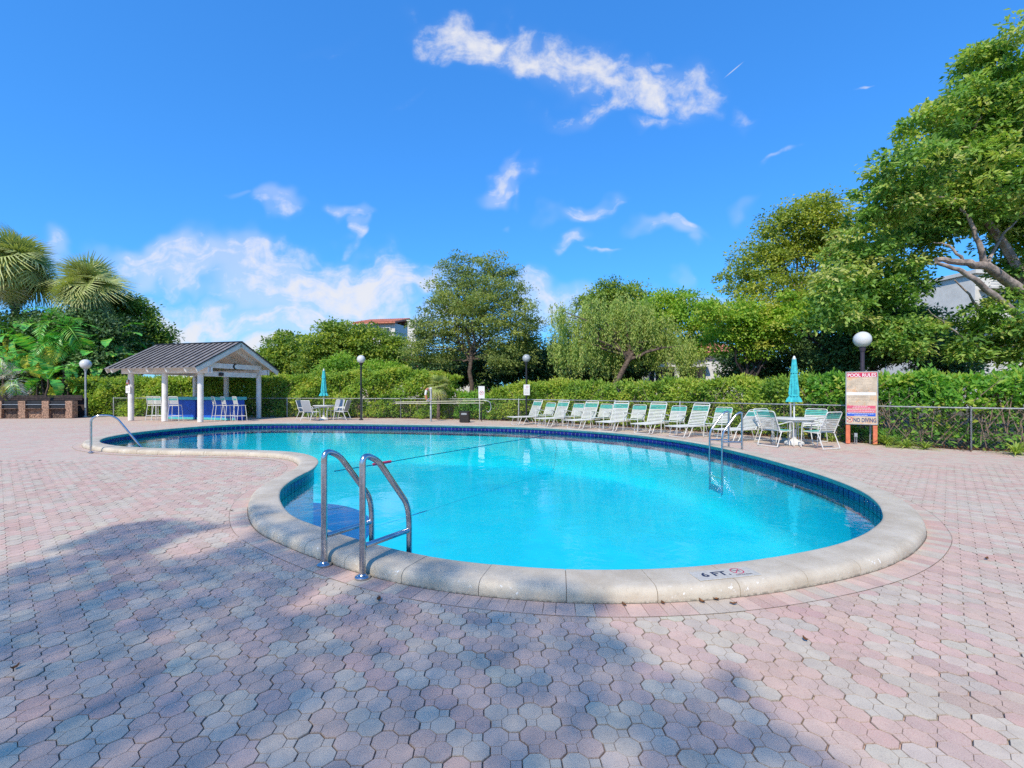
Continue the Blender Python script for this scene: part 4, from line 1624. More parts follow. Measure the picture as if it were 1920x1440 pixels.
def stext(body, x0_, x1_, y0_, y1_, m_, **kw):
    me = text_mesh('lettering', body, m_, abs(sx(x1_) - sx(x0_)), abs(sz(y1_) - sz(y0_)), **kw)
    o = link('lettering', me, m_, sg, ((sx(x0_) + sx(x1_)) / 2, -0.0440, (sz(y0_) + sz(y1_)) / 2))
    o.rotation_euler = (R(90), 0, 0)
    return o


stext('POOL RULES', 252, 700, 186, 238, M_TEXTW, bold=0.015)
stext('NO', 248, 330, 372, 412, M_TEXTG, shear=0.2)
stext('NO DIVING', 345, 702, 870, 937, M_TEXTB, bold=0.03)
lines = MB()
for (a, b, y) in [(370, 600, 283), (370, 640, 305), (370, 560, 330), (380, 640, 355), (370, 600, 378), (380, 600, 400), (370, 680, 424), (380, 600, 446), (380, 560, 466),
                  (265, 580, 538), (265, 590, 558), (265, 680, 588), (265, 610, 606), (265, 600, 634), (265, 560, 655)]:
    x = a
    while x < b:
        w_ = random.uniform(14, 44)
        lines.box(((sx(x) + sx(min(x + w_, b))) / 2, -0.0423, sz(y)), (sx(min(x + w_, b)) - sx(x), 0.0016, 0.0075))
        x += w_ + 9
lines.build('small_print', M_TEXTG, sg, kind='stuff')
wl = MB()
for (a, b, y) in [(345, 570, 690), (330, 610, 716), (250, 680, 745), (262, 670, 768), (255, 670, 806), (360, 570, 830)]:
    x = a
    while x < b:
        w_ = random.uniform(14, 40)
        wl.box(((sx(x) + sx(min(x + w_, b))) / 2, -0.0436, sz(y)), (sx(min(x + w_, b)) - sx(x), 0.0012, 0.011))
        x += w_ + 7
wl.build('white_print', M_TEXTW, sg, kind='stuff')


def place_icon(o):
    o.location = (sx(280), -0.0445, sz(897))
    o.rotation_euler = (R(90), 0, 0)


no_dive_icon(sg, 'prohibition_ring', 0.083, M_RED, place_icon)

out = empty('outlet_box', gnd(1604.5, 832), sa_, 'small grey outdoor outlet box on a short stake under the sign', 'outlet box')
MB().box((0, 0, 0.24), (0.085, 0.06, 0.12), 0, 0.008).build('housing', M_GALV, out)
MB().box((0, -0.034, 0.24), (0.06, 0.012, 0.09), 0, 0.003).build('cover', M_GREYP, out)
for s_ in (-0.022, 0.022):
    MB().tube([(s_, 0, 0), (s_, 0, 0.19)], 0.011, 7).build('conduit', M_GALV, out)


# ------------------------------------------------------------------ rescue gear, bin, small signs
def small_sign(px, pyt, pyb, w_px, D, label, icon):
    loc = Vector(((px - 960) / FPX * D, D, 0))
    t = empty('pool_notice', loc, 0, label, 'sign')
    zt, zb = at(px, pyt, D).z, at(px, pyb, D).z
    w_ = w_px / FPX * D
    MB().box((0, -0.03, (zt + zb) / 2), (w_, 0.012, zt - zb), 0, 0.003).build('board', M_SIGNP, t)
    MB().tube([(0, 0, 0), (0, 0, zt + 0.05)], 0.022, 8).build('post', M_BLACK, t)
    if icon:
        def pl_(o):
            o.location = (0, -0.038, (zt + zb) / 2 - 0.03)
            o.rotation_euler = (R(90), 0, 0)
        no_dive_icon(t, 'prohibition_ring', w_ * 0.34, M_RED, pl_)
    else:
        for k in range(4):
            MB().box((0, -0.0375, zb + 0.08 + k * 0.06), (w_ * 0.7, 0.002, 0.015)).build('print_line', M_TEXTG, t)
        def pl_(o):
            o.location = (0.02, -0.038, zt - 0.12)
            o.rotation_euler = (R(90), 0, 0)
        no_dive_icon(t, 'prohibition_ring', w_ * 0.2, M_REDF, pl_)
    return t


small_sign(903, 724, 747, 11.5, 23.0, 'white no diving sign with red ring at the pole rack end', True)
small_sign(987.5, 721, 741, 11.5, 22.3, 'plain white notice fixed in front of the greyish globe lamp', False)

rk = empty('rescue_pole', ((830 - 960) / FPX * 23.1, 22.9, 0.98), 0, 'long pale rescue pole with a hook loop lying across the posts', 'rescue pole')
ct = rk.location
xa, xb = (742 - 960) / FPX * 23.1 - ct.x, (908 - 960) / FPX * 23.1 - ct.x
MB().tube([(xa, 0, -0.045), (xb, 0, 0.03)], 0.017, 8).build('shaft', mat('pale_pole', (0.55, 0.52, 0.36), 0.5), rk)
MB().tube(arc_pts([(xb, 0, 0.03), (xb + 0.28, 0, 0.0), (xb + 0.36, 0.0, -0.35), (xb + 0.20, 0, -0.55), (xb + 0.12, 0, -0.45)], 0.16, 5), 0.02, 8).build('hook', M_GALV, rk)
rk2 = empty('skimmer_pole', ((830 - 960) / FPX * 23.1, 22.88, 0.86), 0, 'lower pale skimmer pole parallel under the rescue pole', 'pole')
MB().tube([(xa + 0.05, 0, 0.015), (xb, 0, 0.03)], 0.015, 8).build('shaft', mat('pale_pole2', (0.66, 0.63, 0.50), 0.5), rk2)
MB().tube([(xa + 0.05, 0, 0.015), (xa - 0.12, 0, -0.02)], 0.022, 8).build('grip', M_BLACK, rk2)
ps = empty('rescue_post', ((808 - 960) / FPX * 23.0, 23.0, 0), 0, 'grey post in front of the hedge holding the lifebuoy and poles', 'post')
MB().tube([(0, 0, 0), (0, 0, 1.62)], 0.05, 10).build('upright', M_GREYP, ps)
MB().box((0, -0.05, 1.60), (0.10, 0.05, 0.10), 0, 0.008).build('bracket', M_WHITE, ps)
MB().box((0, -0.06, 0.92), (0.05, 0.12, 0.20), 0, 0.006).build('pole_hook', M_GALV, ps)
lb = empty('lifebuoy', ((804 - 960) / FPX * 23.0, 22.90, 1.28), R(58), 'orange and white ring lifebuoy hung on the grey post', 'lifebuoy')
for k in range(8):
    a0, a1 = 2 * math.pi * k / 8, 2 * math.pi * (k + 1) / 8
    MB().tube([(0.20 * math.cos(a0 + (a1 - a0) * q / 5), 0.03 * math.sin(k), 0.29 * math.sin(a0 + (a1 - a0) * q / 5)) for q in range(6)], 0.055, 10).build('ring_segment', M_BUOY if k % 2 == 0 else M_WHITE, lb)
rpv = MB()
rpv.tube([(0.09, -0.06, 0.30), (0.12, -0.07, -0.2), (0.10, -0.05, -0.6), (0.14, -0.05, -1.0), (0.12, -0.05, -1.22)], 0.018, 7)
rpv.build('throw_line', M_WHITE, lb)

bn = empty('wicker_planter', ((871.5 - 960) / FPX * 22.4, 22.4, 0), R(-6), 'black woven bin standing on the deck under the pole rack', 'bin')
b_ = MB()
for k in range(11):
    b_.box((0, 0, 0.03 + k * 0.043), (0.44 - 0.006 * (k % 2), 0.40 - 0.006 * (k % 2), 0.038), 0, 0.004)
b_.build('body', mat('black_wicker', (0.03, 0.025, 0.022), 0.6, var=0.5, scale=60), bn)
MB().box((0, 0, 0.50), (0.47, 0.43, 0.035), 0, 0.008).build('rim', M_BLACK, bn)
MB().box((0, -0.21, 0.40), (0.26, 0.012, 0.09), 0, 0.003).build('opening', M_GREYP, bn)

# ------------------------------------------------------------------ chain link fence
def fence():
    groups = [(0, 1, 'chain link fence stretch at the right edge, before the branchy hedge'),
              (1, 4, 'chain link fence stretch behind the loungers and the right table'),
              (4, 6, 'chain link fence stretch at the far end behind the pole rack'),
              (6, 8, 'chain link fence stretch behind the left table and the pavilion')]
    for a, b, lab in groups:
        o = FENCE[a]
        t = empty('chain_link_fence', (o[0], o[1], 0), 0, lab, 'fence')
        for k in range(a, b):
            p, q = Vector((FENCE[k][0] - o[0], FENCE[k][1] - o[1], 0)), Vector((FENCE[k + 1][0] - o[0], FENCE[k + 1][1] - o[1], 0))
            L = (q - p).length
            d = (q - p) / L
            H_ = 1.06
            nsp = max(1, round(L / 2.6))
            for s_ in range(nsp + (1 if k == b - 1 else 0)):
                c = p.lerp(q, s_ / nsp)
                MB().lathe([(0.027, 0), (0.027, 1.08), (0.012, 1.11)], 9, tuple(c)).build('post', M_RAILF, t)
            MB().tube([p + Vector((0, 0, H_)), q + Vector((0, 0, H_))], 0.019, 7).build('top_rail', M_RAILF, t)
            m = MB()
            step = 0.085
            x = -H_
            while x < L:
                for sgn in (1, -1):
                    xa_, xb_ = (x, x + H_) if sgn > 0 else (x + H_, x)
                    za, zb = 0.02, H_
                    A, B = Vector((xa_, za)), Vector((xb_, zb))
                    lo, hi = (A, B) if A.x < B.x else (B, A)
                    if hi.x <= 0 or lo.x >= L:
                        continue
                    if lo.x < 0:
                        lo = lo.lerp(hi, -lo.x / (hi.x - lo.x))
                    if hi.x > L:
                        hi = lo.lerp(hi, (L - lo.x) / (hi.x - lo.x))
                    if (hi - lo).length > 0.02:
                        m.tube([p + d * lo.x + Vector((0, 0, lo.y)), p + d * hi.x + Vector((0, 0, hi.y))], 0.0011, 3, cap=False)
                x += step
            m.build('wire_mesh', M_WIRE, t, kind='stuff')


fence()


# ------------------------------------------------------------------ foliage
def leaf_quads(pos, axis, nor, L, W_, fold=0.18):
    """one folded leaf (four corners) at each position"""
    n = len(pos)
    axis = axis / (np.linalg.norm(axis, axis=1)[:, None] + 1e-9)
    side = np.cross(axis, nor)
    side /= (np.linalg.norm(side, axis=1)[:, None] + 1e-9)
    up = np.cross(side, axis)
    L = np.broadcast_to(L, (n,))[:, None]
    W_ = np.broadcast_to(W_, (n,))[:, None]
    a = pos
    b = pos + axis * L * 0.45 + side * W_ * 0.5 + up * W_ * fold
    c = pos + axis * L
    d = pos + axis * L * 0.45 - side * W_ * 0.5 + up * W_ * fold
    V_ = np.stack([a, b, c, d], 1).reshape(-1, 3)
    return V_


def rand_dirs(n, r=rng):
    v = r.normal(size=(n, 3))
    return v / np.linalg.norm(v, axis=1)[:, None]


def crown_mesh(name, lobes, mat_, n_clump, per, clump_r, L, W_, origin, hang=0.0, shell=0.55, tshift=0.0, seed=0, flat=1.0, drop=None):
    """leaf clumps through the volume of a set of ellipsoid lobes"""
    r = np.random.default_rng(seed)
    lob = np.array(lobes, float)                     # cx cy cz rx ry rz
    area = lob[:, 3] * lob[:, 5] + lob[:, 3] * lob[:, 4]
    idx = r.choice(len(lob), n_clump, p=area / area.sum())
    d = rand_dirs(n_clump, r)
    rad = r.uniform(shell ** 2, 1.0, n_clump) ** 0.5
    rad *= 1 + 0.14 * np.sin(d[:, 0] * 5.1 + idx) * np.cos(d[:, 2] * 4.3 + 2 * idx)
    cen = lob[idx, :3] + d * lob[idx, 3:] * rad[:, None]
    if drop is not None:
        kk = drop(cen)
        cen, d = cen[kk], d[kk]
        n_clump = len(cen)
    ct = r.normal(0.5, 0.25, n_clump) + tshift
    n = n_clump * per
    ci = np.repeat(np.arange(n_clump), per)
    cr_ = clump_r * r.uniform(0.55, 1.35, n_clump)
    if hang > 0:
        # hanging sprays: leaves strung down a line
        u = r.random(n)
        sp = np.stack([r.normal(0, 0.16, n) * clump_r, r.normal(0, 0.16, n) * clump_r, -u * hang * r.uniform(0.5, 1.3, n_clump)[ci]], 1)
        pos = cen[ci] + sp
        ax = rand_dirs(n, r) * 0.8 + np.array([0, 0, -1.0])
        nor = rand_dirs(n, r) * 0.8 + np.array([0, -0.15, 0.8]) + d[ci] * 0.5
    else:
        # each clump is a ragged little dome of leaves facing outwards
        e = rand_dirs(n, r)
        e[:, 2] = np.where(e[:, 2] < -0.25, -e[:, 2] * 0.6, e[:, 2])
        lump = 1 + 0.25 * np.sin(e[:, 0] * 7 + ci) * np.sin(e[:, 1] * 6 + 2 * ci)
        rr_ = cr_[ci] * lump * (1 - 0.55 * r.random(n) ** 2.2)
        pos = cen[ci] + e * rr_[:, None] * np.array([1, 1, 0.72 * flat])
        ax = e * 0.9 + rand_dirs(n, r) * 0.75 + np.array([0, 0, -0.45])
        nor = e * 0.9 + rand_dirs(n, r) * 0.55 + np.array([0, 0, 0.55])
    V_ = leaf_quads(pos, ax, nor, L * r.uniform(0.65, 1.25, n), W_ * r.uniform(0.7, 1.2, n))
    V_ -= np.array(origin)
    tint = np.clip(ct[ci] + r.normal(0, 0.13, n), 0, 1)
    return np_mesh(name, V_, np.arange(n * 4), 4, mat_, [('tint', 'FLOAT', tint)])


def wiggle(a, b, n, amp, r=random):
    a, b = Vector(a), Vector(b)
    out_ = []
    for k in range(n + 1):
        u = k / n
        p = a.lerp(b, u)
        w = math.sin(math.pi * u) * amp
        out_.append(p + Vector((r.gauss(0, w), r.gauss(0, w), r.gauss(0, w * 0.6))))
    return out_


def px_lobes(L, D, depth=1.0, jit=0.25, seed=1):
    """lobes given as photo circles at distance D (with random depth offsets)"""
    r = random.Random(seed)
    o = []
    for e in L:
        x, y, rr = e[:3]
        ry = e[3] if len(e) > 3 else rr
        rm = rr / FPX * D
        dd = D + r.uniform(-jit, jit) * rm * 2
        p = at(x, y, dd)
        o.append((p.x, p.y, p.z, rm, rm * depth, ry / FPX * D))
    return o


def tree(name, label, cat, base, lobes, lm, bark, n_clump, per, clump_r, L, W_, trunk_r, fork=None, limbs=8, seed=0, group=None, hang=0.0, shell=0.5, tshift=0.0, extra=None, drop=None, flat=1.0):
    t = empty(name, base, 0, label, cat, group)
    me = crown_mesh('crown', lobes, lm, n_clump, per, clump_r, L, W_, base, hang, shell, tshift, seed, flat, drop)
    link('crown', me, lm, t)
    rr = random.Random(seed)
    B = Vector(base)
    lob = np.array(lobes)
    top = Vector(lob[:, :3].mean(0))
    fk = Vector(fork) if fork is not None else B.lerp(top, 0.45)
    mb = MB()
    pts_ = wiggle(B - B, fk - B, 6, trunk_r * 0.35, rr)
    pts_[0] = Vector((0, 0, -0.1))
    mb.tube(pts_, [trunk_r * (1.35 if k == 0 else 1 - 0.30 * k / 6) for k in range(7)], 9)
    mb.build('trunk', bark, t)
    br = MB()
    for k in range(limbs):
        l = lob[rr.randrange(len(lob))] if k >= len(lob) else lob[k]
        e = Vector(l[:3]) + Vector((rr.uniform(-.5, .5) * l[3], rr.uniform(-.5, .5) * l[4], rr.uniform(-.2, .6) * l[5]))
        s = fk - (fk - B) * rr.uniform(0, 0.2)
        pp = wiggle(s - B, e - B, 6, (e - s).length * 0.05, rr)
        r0 = trunk_r * rr.uniform(0.35, 0.6)
        br.tube(pp, [r0 * (1 - 0.85 * q / 6) for q in range(7)], 6)
        for _ in range(3):
            q = rr.randrange(2, 6)
            e2 = pp[q] + Vector((rr.uniform(-1, 1), rr.uniform(-1, 1), rr.uniform(-0.3, 1))) * l[3] * 0.6
            br.tube(wiggle(pp[q], e2, 4, 0.05 * l[3], rr), [r0 * 0.35 * (1 - 0.8 * z / 4) for z in range(5)], 5)
    if extra:
        for pl_, r0, r1 in extra:
            pp = [Vector(p) - B for p in pl_]
            dense = []
            for a, b in zip(pp[:-1], pp[1:]):
                for q in range(4):
                    dense.append(a.lerp(b, q / 4) + Vector((rr.gauss(0, .02), rr.gauss(0, .02), rr.gauss(0, .02))))
            dense.append(pp[-1])
            m_ = len(dense)
            br.tube(dense, [r0 + (r1 - r0) * q / (m_ - 1) for q in range(m_)], 9)
    br.build('branches', bark, t)
    return t


L_BRIGHT = leaf_mat('bright_green_leaf', [(0.0, (0.025, 0.06, 0.014)), (0.45, (0.085, 0.145, 0.028)), (0.8, (0.155, 0.20, 0.042)), (1.0, (0.28, 0.26, 0.06))], gain=3.1)
L_OLIVE = leaf_mat('olive_leaf', [(0.0, (0.05, 0.075, 0.015)), (0.5, (0.12, 0.15, 0.022)), (1.0, (0.25, 0.24, 0.035))])
L_LIME = leaf_mat('lime_leaf', [(0.0, (0.06, 0.12, 0.015)), (0.5, (0.13, 0.20, 0.022)), (1.0, (0.27, 0.30, 0.04))])
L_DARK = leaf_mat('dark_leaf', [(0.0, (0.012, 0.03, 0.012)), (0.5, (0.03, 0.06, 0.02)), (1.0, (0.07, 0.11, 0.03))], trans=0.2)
L_WEEP = leaf_mat('weeping_leaf', [(0.0, (0.07, 0.11, 0.03)), (0.5, (0.15, 0.19, 0.045)), (1.0, (0.27, 0.28, 0.07))])
L_GREY = leaf_mat('grey_green_leaf', [(0.0, (0.045, 0.065, 0.022)), (0.5, (0.10, 0.125, 0.035)), (1.0, (0.19, 0.20, 0.06))])
L_PINE = leaf_mat('deep_green_leaf', [(0.0, (0.03, 0.065, 0.012)), (0.5, (0.085, 0.125, 0.018)), (1.0, (0.17, 0.19, 0.025))], gain=2.8)
L_HEDGE = leaf_mat('hedge_leaf', [(0.0, (0.05, 0.10, 0.018)), (0.5, (0.125, 0.18, 0.024)), (0.85, (0.25, 0.27, 0.035)), (1.0, (0.36, 0.28, 0.05))])
L_HEDGER = leaf_mat('fresh_hedge_leaf', [(0.0, (0.03, 0.09, 0.015)), (0.5, (0.08, 0.17, 0.022)), (0.88, (0.18, 0.25, 0.03)), (1.0, (0.33, 0.20, 0.05))])
L_PALM = leaf_mat('palm_leaf', [(0.0, (0.06, 0.09, 0.03)), (0.5, (0.13, 0.155, 0.045)), (1.0, (0.25, 0.24, 0.09))], trans=0.2, gain=2.7)
L_PALMDRY = leaf_mat('dry_palm_leaf', [(0.0, (0.20, 0.10, 0.03)), (0.5, (0.34, 0.19, 0.03)), (1.0, (0.36, 0.30, 0.22))], trans=0.2)
L_BANANA = leaf_mat('banana_leaf', [(0.0, (0.02, 0.10, 0.025)), (0.5, (0.05, 0.19, 0.03)), (1.0, (0.17, 0.28, 0.03))], trans=0.3, rough=0.35, spec=0.5)
L_BANANAY = leaf_mat('yellowing_leaf', [(0.0, (0.16, 0.20, 0.03)), (0.5, (0.42, 0.28, 0.02)), (1.0, (0.50, 0.20, 0.02))], trans=0.3)
L_GRASS = leaf_mat('strappy_leaf', [(0.0, (0.05, 0.10, 0.02)), (0.6, (0.15, 0.19, 0.035)), (1.0, (0.30, 0.26, 0.07))])

# --- big tree at the right
D = 16.6
lob = px_lobes([(1895, 120, 62), (1845, 110, 30), (1800, 215, 58), (1865, 225, 70), (1930, 250, 80), (1745, 255, 42), (1715, 320, 60), (1790, 320, 70), (1870, 340, 80),
                (1660, 375, 52), (1730, 400, 62), (1630, 440, 48), (1690, 470, 58), (1600, 500, 46), (1655, 545, 55), (1560, 540, 36), (1600, 585, 46), (1700, 560, 42),
                (1770, 420, 45), (1850, 430, 42), (1920, 410, 60), (1560, 600, 34), (1655, 620, 40), (1890, 650, 40), (1830, 660, 30),
                (1990, 190, 75), (2000, 370, 75), (2020, 520, 55), (1980, 630, 50),
                (1905, 330, 70), (1915, 470, 46), (1860, 385, 60), (1780, 400, 50), (1880, 260, 60), (1700, 640, 40), (1750, 520, 30), (1740, 620, 36), (1930, 640, 40), (1865, 605, 36), (1905, 565, 30), (1815, 610, 34), (1900, 500, 24), (1840, 560, 22), (1900, 670, 40)], D, 1.1, 0.7, 3)
base = (19.2, 15.6, 0)
def at_(px, py, D):
    return at(px, py, D + 1.5)


fkp = at_(1950, 590, 15.0)
ex = [([fkp, at_(1900, 535, 14.6), at_(1850, 500, 14.2), at_(1805, 490, 14.0), at_(1755, 487, 14.0)], 0.20, 0.075),
      ([at_(1965, 640, 15), at_(1890, 575, 14.4), at_(1835, 530, 14.1), at_(1795, 505, 14.0), at_(1755, 492, 14)], 0.13, 0.05),
      ([at_(1850, 500, 14.2), at_(1835, 455, 14), at_(1815, 405, 14.0), at_(1800, 390, 14.1)], 0.10, 0.03),
      ([at_(1850, 500, 14.2), at_(1880, 440, 14.3), at_(1910, 410, 14.4)], 0.06, 0.02),
      ([at_(1805, 490, 14.0), at_(1780, 460, 14), at_(1750, 455, 14.1)], 0.05, 0.015),
      ([at_(1950, 420, 14.5), at_(1890, 375, 14.3), at_(1830, 375, 14.2), at_(1780, 372, 14.2)], 0.11, 0.03),
      ([at_(1960, 640, 15.5), at_(1870, 610, 15.2), at_(1825, 560, 15), at_(1790, 525, 14.9)], 0.075, 0.02),
      ([at_(1965, 690, 15.5), at_(1885, 665, 15.2), at_(1830, 650, 15), at_(1775, 610, 14.8), at_(1740, 580, 14.7)], 0.07, 0.015),
      ([at_(1780, 372, 14.2), at_(1735, 365, 14.3), at_(1700, 380, 14.4)], 0.04, 0.012)]


def gap(c):
    px = 960 + FPX * c[:, 0] / c[:, 1]
    py = HOR - FPX * (c[:, 2] - EYE) / c[:, 1]
    hole = ((px - 1780) / 46) ** 2 + ((py - 560) / 56) ** 2 < 1
    hole2 = ((px - 1850) / 50) ** 2 + ((py - 470) / 34) ** 2 < 1
    return ~((hole & (rng.random(len(c)) < 0.9)) | (hole2 & (rng.random(len(c)) < 0.25)))


tree('broadleaf_tree', 'huge bright green tree with pale spreading limbs filling the right edge', 'tree', base, lob, L_BRIGHT, M_BARKG, 1080, 95, 0.48, 0.185, 0.10, 0.34,
     fork=fkp, limbs=3, seed=11, shell=0.5, extra=ex, drop=gap)

# --- olive tree and lime bush right of centre
lob = px_lobes([(1535, 425, 58), (1475, 440, 52), (1425, 500, 50), (1500, 500, 64), (1575, 470, 60), (1390, 545, 38), (1450, 560, 52), (1530, 570, 60), (1590, 560, 50), (1490, 395, 26), (1545, 385, 24)], 23.5, 1.0, 0.4, 5)
tree('olive_toned_tree', 'tall olive yellow rounded tree left of the huge green tree', 'tree', (15.6, 24.2, 0), lob, L_OLIVE, M_BARKG, 420, 95, 0.62, 0.17, 0.09, 0.22, limbs=14, seed=12, shell=0.45)
lob = px_lobes([(1400, 610, 46), (1365, 640, 34), (1450, 615, 46), (1490, 590, 40), (1335, 590, 22), (1420, 650, 36), (1380, 600, 30)], 20.5, 1.0, 0.4, 6)
tree('lime_tree', 'bright lime green bushy tree below the olive tree', 'tree', (10.6, 21.2, 0), lob, L_LIME, M_BARKD, 220, 95, 0.46, 0.15, 0.085, 0.13, limbs=9, seed=13)
lob = px_lobes([(1420, 680, 46), (1470, 665, 50), (1530, 660, 52), (1380, 690, 30)], 24.5, 1.0, 0.4, 7)
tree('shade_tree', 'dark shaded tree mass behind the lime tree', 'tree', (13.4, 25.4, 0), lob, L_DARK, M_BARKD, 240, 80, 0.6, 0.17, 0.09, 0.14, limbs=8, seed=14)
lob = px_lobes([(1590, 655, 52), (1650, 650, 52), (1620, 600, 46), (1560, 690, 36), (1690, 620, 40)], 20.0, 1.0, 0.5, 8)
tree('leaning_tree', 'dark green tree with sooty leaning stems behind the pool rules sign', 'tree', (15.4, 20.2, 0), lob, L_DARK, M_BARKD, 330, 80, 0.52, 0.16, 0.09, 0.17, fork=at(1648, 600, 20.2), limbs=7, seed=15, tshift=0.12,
     extra=[([(14.6, 20.3, 1.9), at(1592, 690, 20), at(1545, 655, 19.8), at(1500, 618, 19.6)], 0.11, 0.05)])
lob = px_lobes([(1740, 660, 46), (1790, 670, 44), (1720, 620, 36), (1770, 630, 30)], 21.5, 1.0, 0.4, 9)
tree('blue_green_tree', 'bluish green small tree before the white building at right', 'tree', (18.8, 22.2, 0), lob, leaf_mat('blue_green_leaf', [(0, (0.02, 0.05, 0.03)), (0.5, (0.05, 0.10, 0.06)), (1, (0.12, 0.18, 0.10))]), M_BARKD, 220, 75, 0.5, 0.16, 0.08, 0.12, limbs=8, seed=16)

# --- centre group
lob = px_lobes([(1075, 600, 36), (1125, 590, 48), (1180, 600, 52), (1235, 625, 50), (1285, 645, 34), (1055, 640, 30), (1150, 630, 50), (1210, 575, 26), (1095, 640, 36), (1045, 580, 18), (1110, 565, 22), (1165, 560, 24)], 24.0, 1.0, 0.6, 20)
tree('weeping_tree', 'pale weeping tree with a dark slanting trunk behind the loungers', 'tree', tuple(at(1118, 726, 24.0).xy) + (0,), lob, L_WEEP, M_BARK, 1500, 26, 0.30, 0.15, 0.05, 0.17, fork=at(1190, 655, 24.2), limbs=12, seed=21, hang=1.3, shell=0.3)
lob = px_lobes([(1245, 590, 42), (1290, 600, 40), (1325, 625, 32), (1215, 600, 34), (1300, 655, 30), (1340, 590, 22), (1240, 560, 20), (1275, 570, 18), (1330, 580, 16)], 27.5, 1.0, 0.4, 22)
tree('yellow_green_tree', 'yellow green leafy tree right of the weeping tree', 'tree', (10.2, 28.5, 0), lob, L_LIME, M_BARKD, 220, 85, 0.6, 0.18, 0.10, 0.15, limbs=10, seed=22)
lob = px_lobes([(1130, 572, 34), (1180, 566, 34), (1155, 585, 46), (1105, 580, 22), (1140, 548, 16), (1195, 552, 18), (1215, 575, 18)], 34.0, 1.0, 0.3, 23)
tree('domed_tree', 'dark domed treetop rising behind the weeping tree', 'tree', (7.4, 35.0, 0), lob, L_PINE, M_BARKD, 150, 85, 0.85, 0.22, 0.12, 0.2, limbs=8, seed=23)
lob = px_lobes([(880, 515, 42), (930, 512, 36), (960, 550, 30), (850, 555, 50), (910, 575, 60), (800, 612, 34), (970, 600, 38), (845, 630, 48), (930, 640, 52), (785, 645, 26), (985, 640, 26), (880, 600, 60), (820, 580, 30), (790, 668, 28), (835, 678, 28), (940, 682, 32), (985, 672, 28), (1000, 610, 26), (960, 520, 18), (835, 500, 16)], 27.0, 1.0, 0.4, 24)
tree('feathery_tree', 'tall feathery grey green tree with one straight slim trunk', 'tree', tuple(at(881, 785, 27).xy) + (0,), lob, L_GREY, M_BARK, 760, 70, 0.5, 0.15, 0.07, 0.15, fork=at(884, 655, 27), limbs=16, seed=24, shell=0.25)
for k, (L_, D, x, lab) in enumerate([([(930, 690, 46), (980, 685, 44), (1020, 700, 40)], 31, 0.8, 'dark evergreen thicket behind the greyish globe lamp'),
                                     ([(1060, 690, 44), (1110, 690, 44), (1150, 700, 34)], 30.5, 4.6, 'dark evergreen thicket behind the slanting trunk'),
                                     ([(1185, 680, 36), (1165, 655, 36), (1235, 655, 26)], 30, 7.5, 'dark evergreen thicket left of the white balcony'),
                                     ([(840, 700, 36), (800, 700, 24), (870, 690, 34)], 32, -4.2, 'dark evergreen thicket behind the slim straight trunk')]):
    lob = px_lobes(L_, D, 1.0, 0.3, 30 + k)
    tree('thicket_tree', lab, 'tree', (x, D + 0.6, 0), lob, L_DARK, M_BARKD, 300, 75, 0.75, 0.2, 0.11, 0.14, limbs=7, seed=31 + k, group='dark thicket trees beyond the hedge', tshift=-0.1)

# --- left centre
lob = px_lobes([(545, 655, 34), (510, 672, 22), (575, 675, 34), (540, 690, 36), (500, 695, 20)], 42, 1.0, 0.3, 40)
tree('spreading_tree', 'dark spreading tree just right of the pavilion roof', 'tree', (-19.6, 43, 0), lob, L_PINE, M_BARKD, 190, 85, 1.1, 0.28, 0.15, 0.25, limbs=10, seed=41, tshift=-0.1, flat=0.7)
lob = px_lobes([(650, 640, 36), (610, 655, 34), (695, 645, 36), (735, 665, 30), (660, 670, 46), (595, 685, 32), (715, 685, 36), (625, 625, 18), (760, 690, 22)], 37, 1.0, 0.4, 42)
tree('spreading_tree', 'broad flat topped green tree in front of the red roofed building', 'tree', (-12.6, 38, 0), lob, L_PINE, M_BARKG, 420, 85, 0.95, 0.24, 0.13, 0.28, limbs=16, seed=42, tshift=0.05, flat=0.6, shell=0.6)
for k, (L_, x, lab) in enumerate([([(645, 692, 26), (620, 700, 20)], -10.1, 'leafy green shrub top left of the black lamp'),
                                  ([(700, 702, 22), (740, 705, 22)], -7.6, 'leafy green shrub top right of the black lamp')]):
    lob = px_lobes(L_, 28.5, 1.0, 0.2, 50 + k)
    tree('tall_shrub', lab, 'shrub', (x, 28.8, 0), lob, L_LIME, M_BARKD, 60, 75, 0.5, 0.16, 0.09, 0.07, limbs=6, seed=51 + k, tshift=-0.12)
lob = px_lobes([(245, 600, 34), (285, 625, 26), (230, 640, 40), (265, 650, 30), (302, 638, 14), (235, 580, 20)], 33, 1.0, 0.3, 60)
tree('spreading_tree', 'dark green tree between the palms and the pavilion roof', 'tree', (-27.4, 34, 0), lob, L_PINE, M_BARKD, 200, 85, 0.85, 0.24, 0.13, 0.22, fork=at(215, 680, 33.5), limbs=10, seed=61, tshift=-0.15)
for k, (L_, x, lab) in enumerate([([(40, 640, 60), (20, 700, 50), (-40, 660, 60)], -32.5, 'dark tree mass behind the left palm trunks'),
                                  ([(120, 660, 60), (160, 620, 40), (100, 710, 40)], -29, 'dark tree mass behind the banana clump'),
                                  ([(190, 690, 44), (210, 640, 40), (160, 720, 30)], -26, 'dark tree mass just left of the pavilion')]):
    lob = px_lobes(L_, 30.5, 1.0, 0.3, 64 + k)
    tree('backdrop_tree', lab, 'tree', (x, 31.2, 0), lob, L_DARK, M_BARKD, 300, 75, 0.8, 0.22, 0.12, 0.16, limbs=7, seed=65 + k, group='dark trees behind the palms')


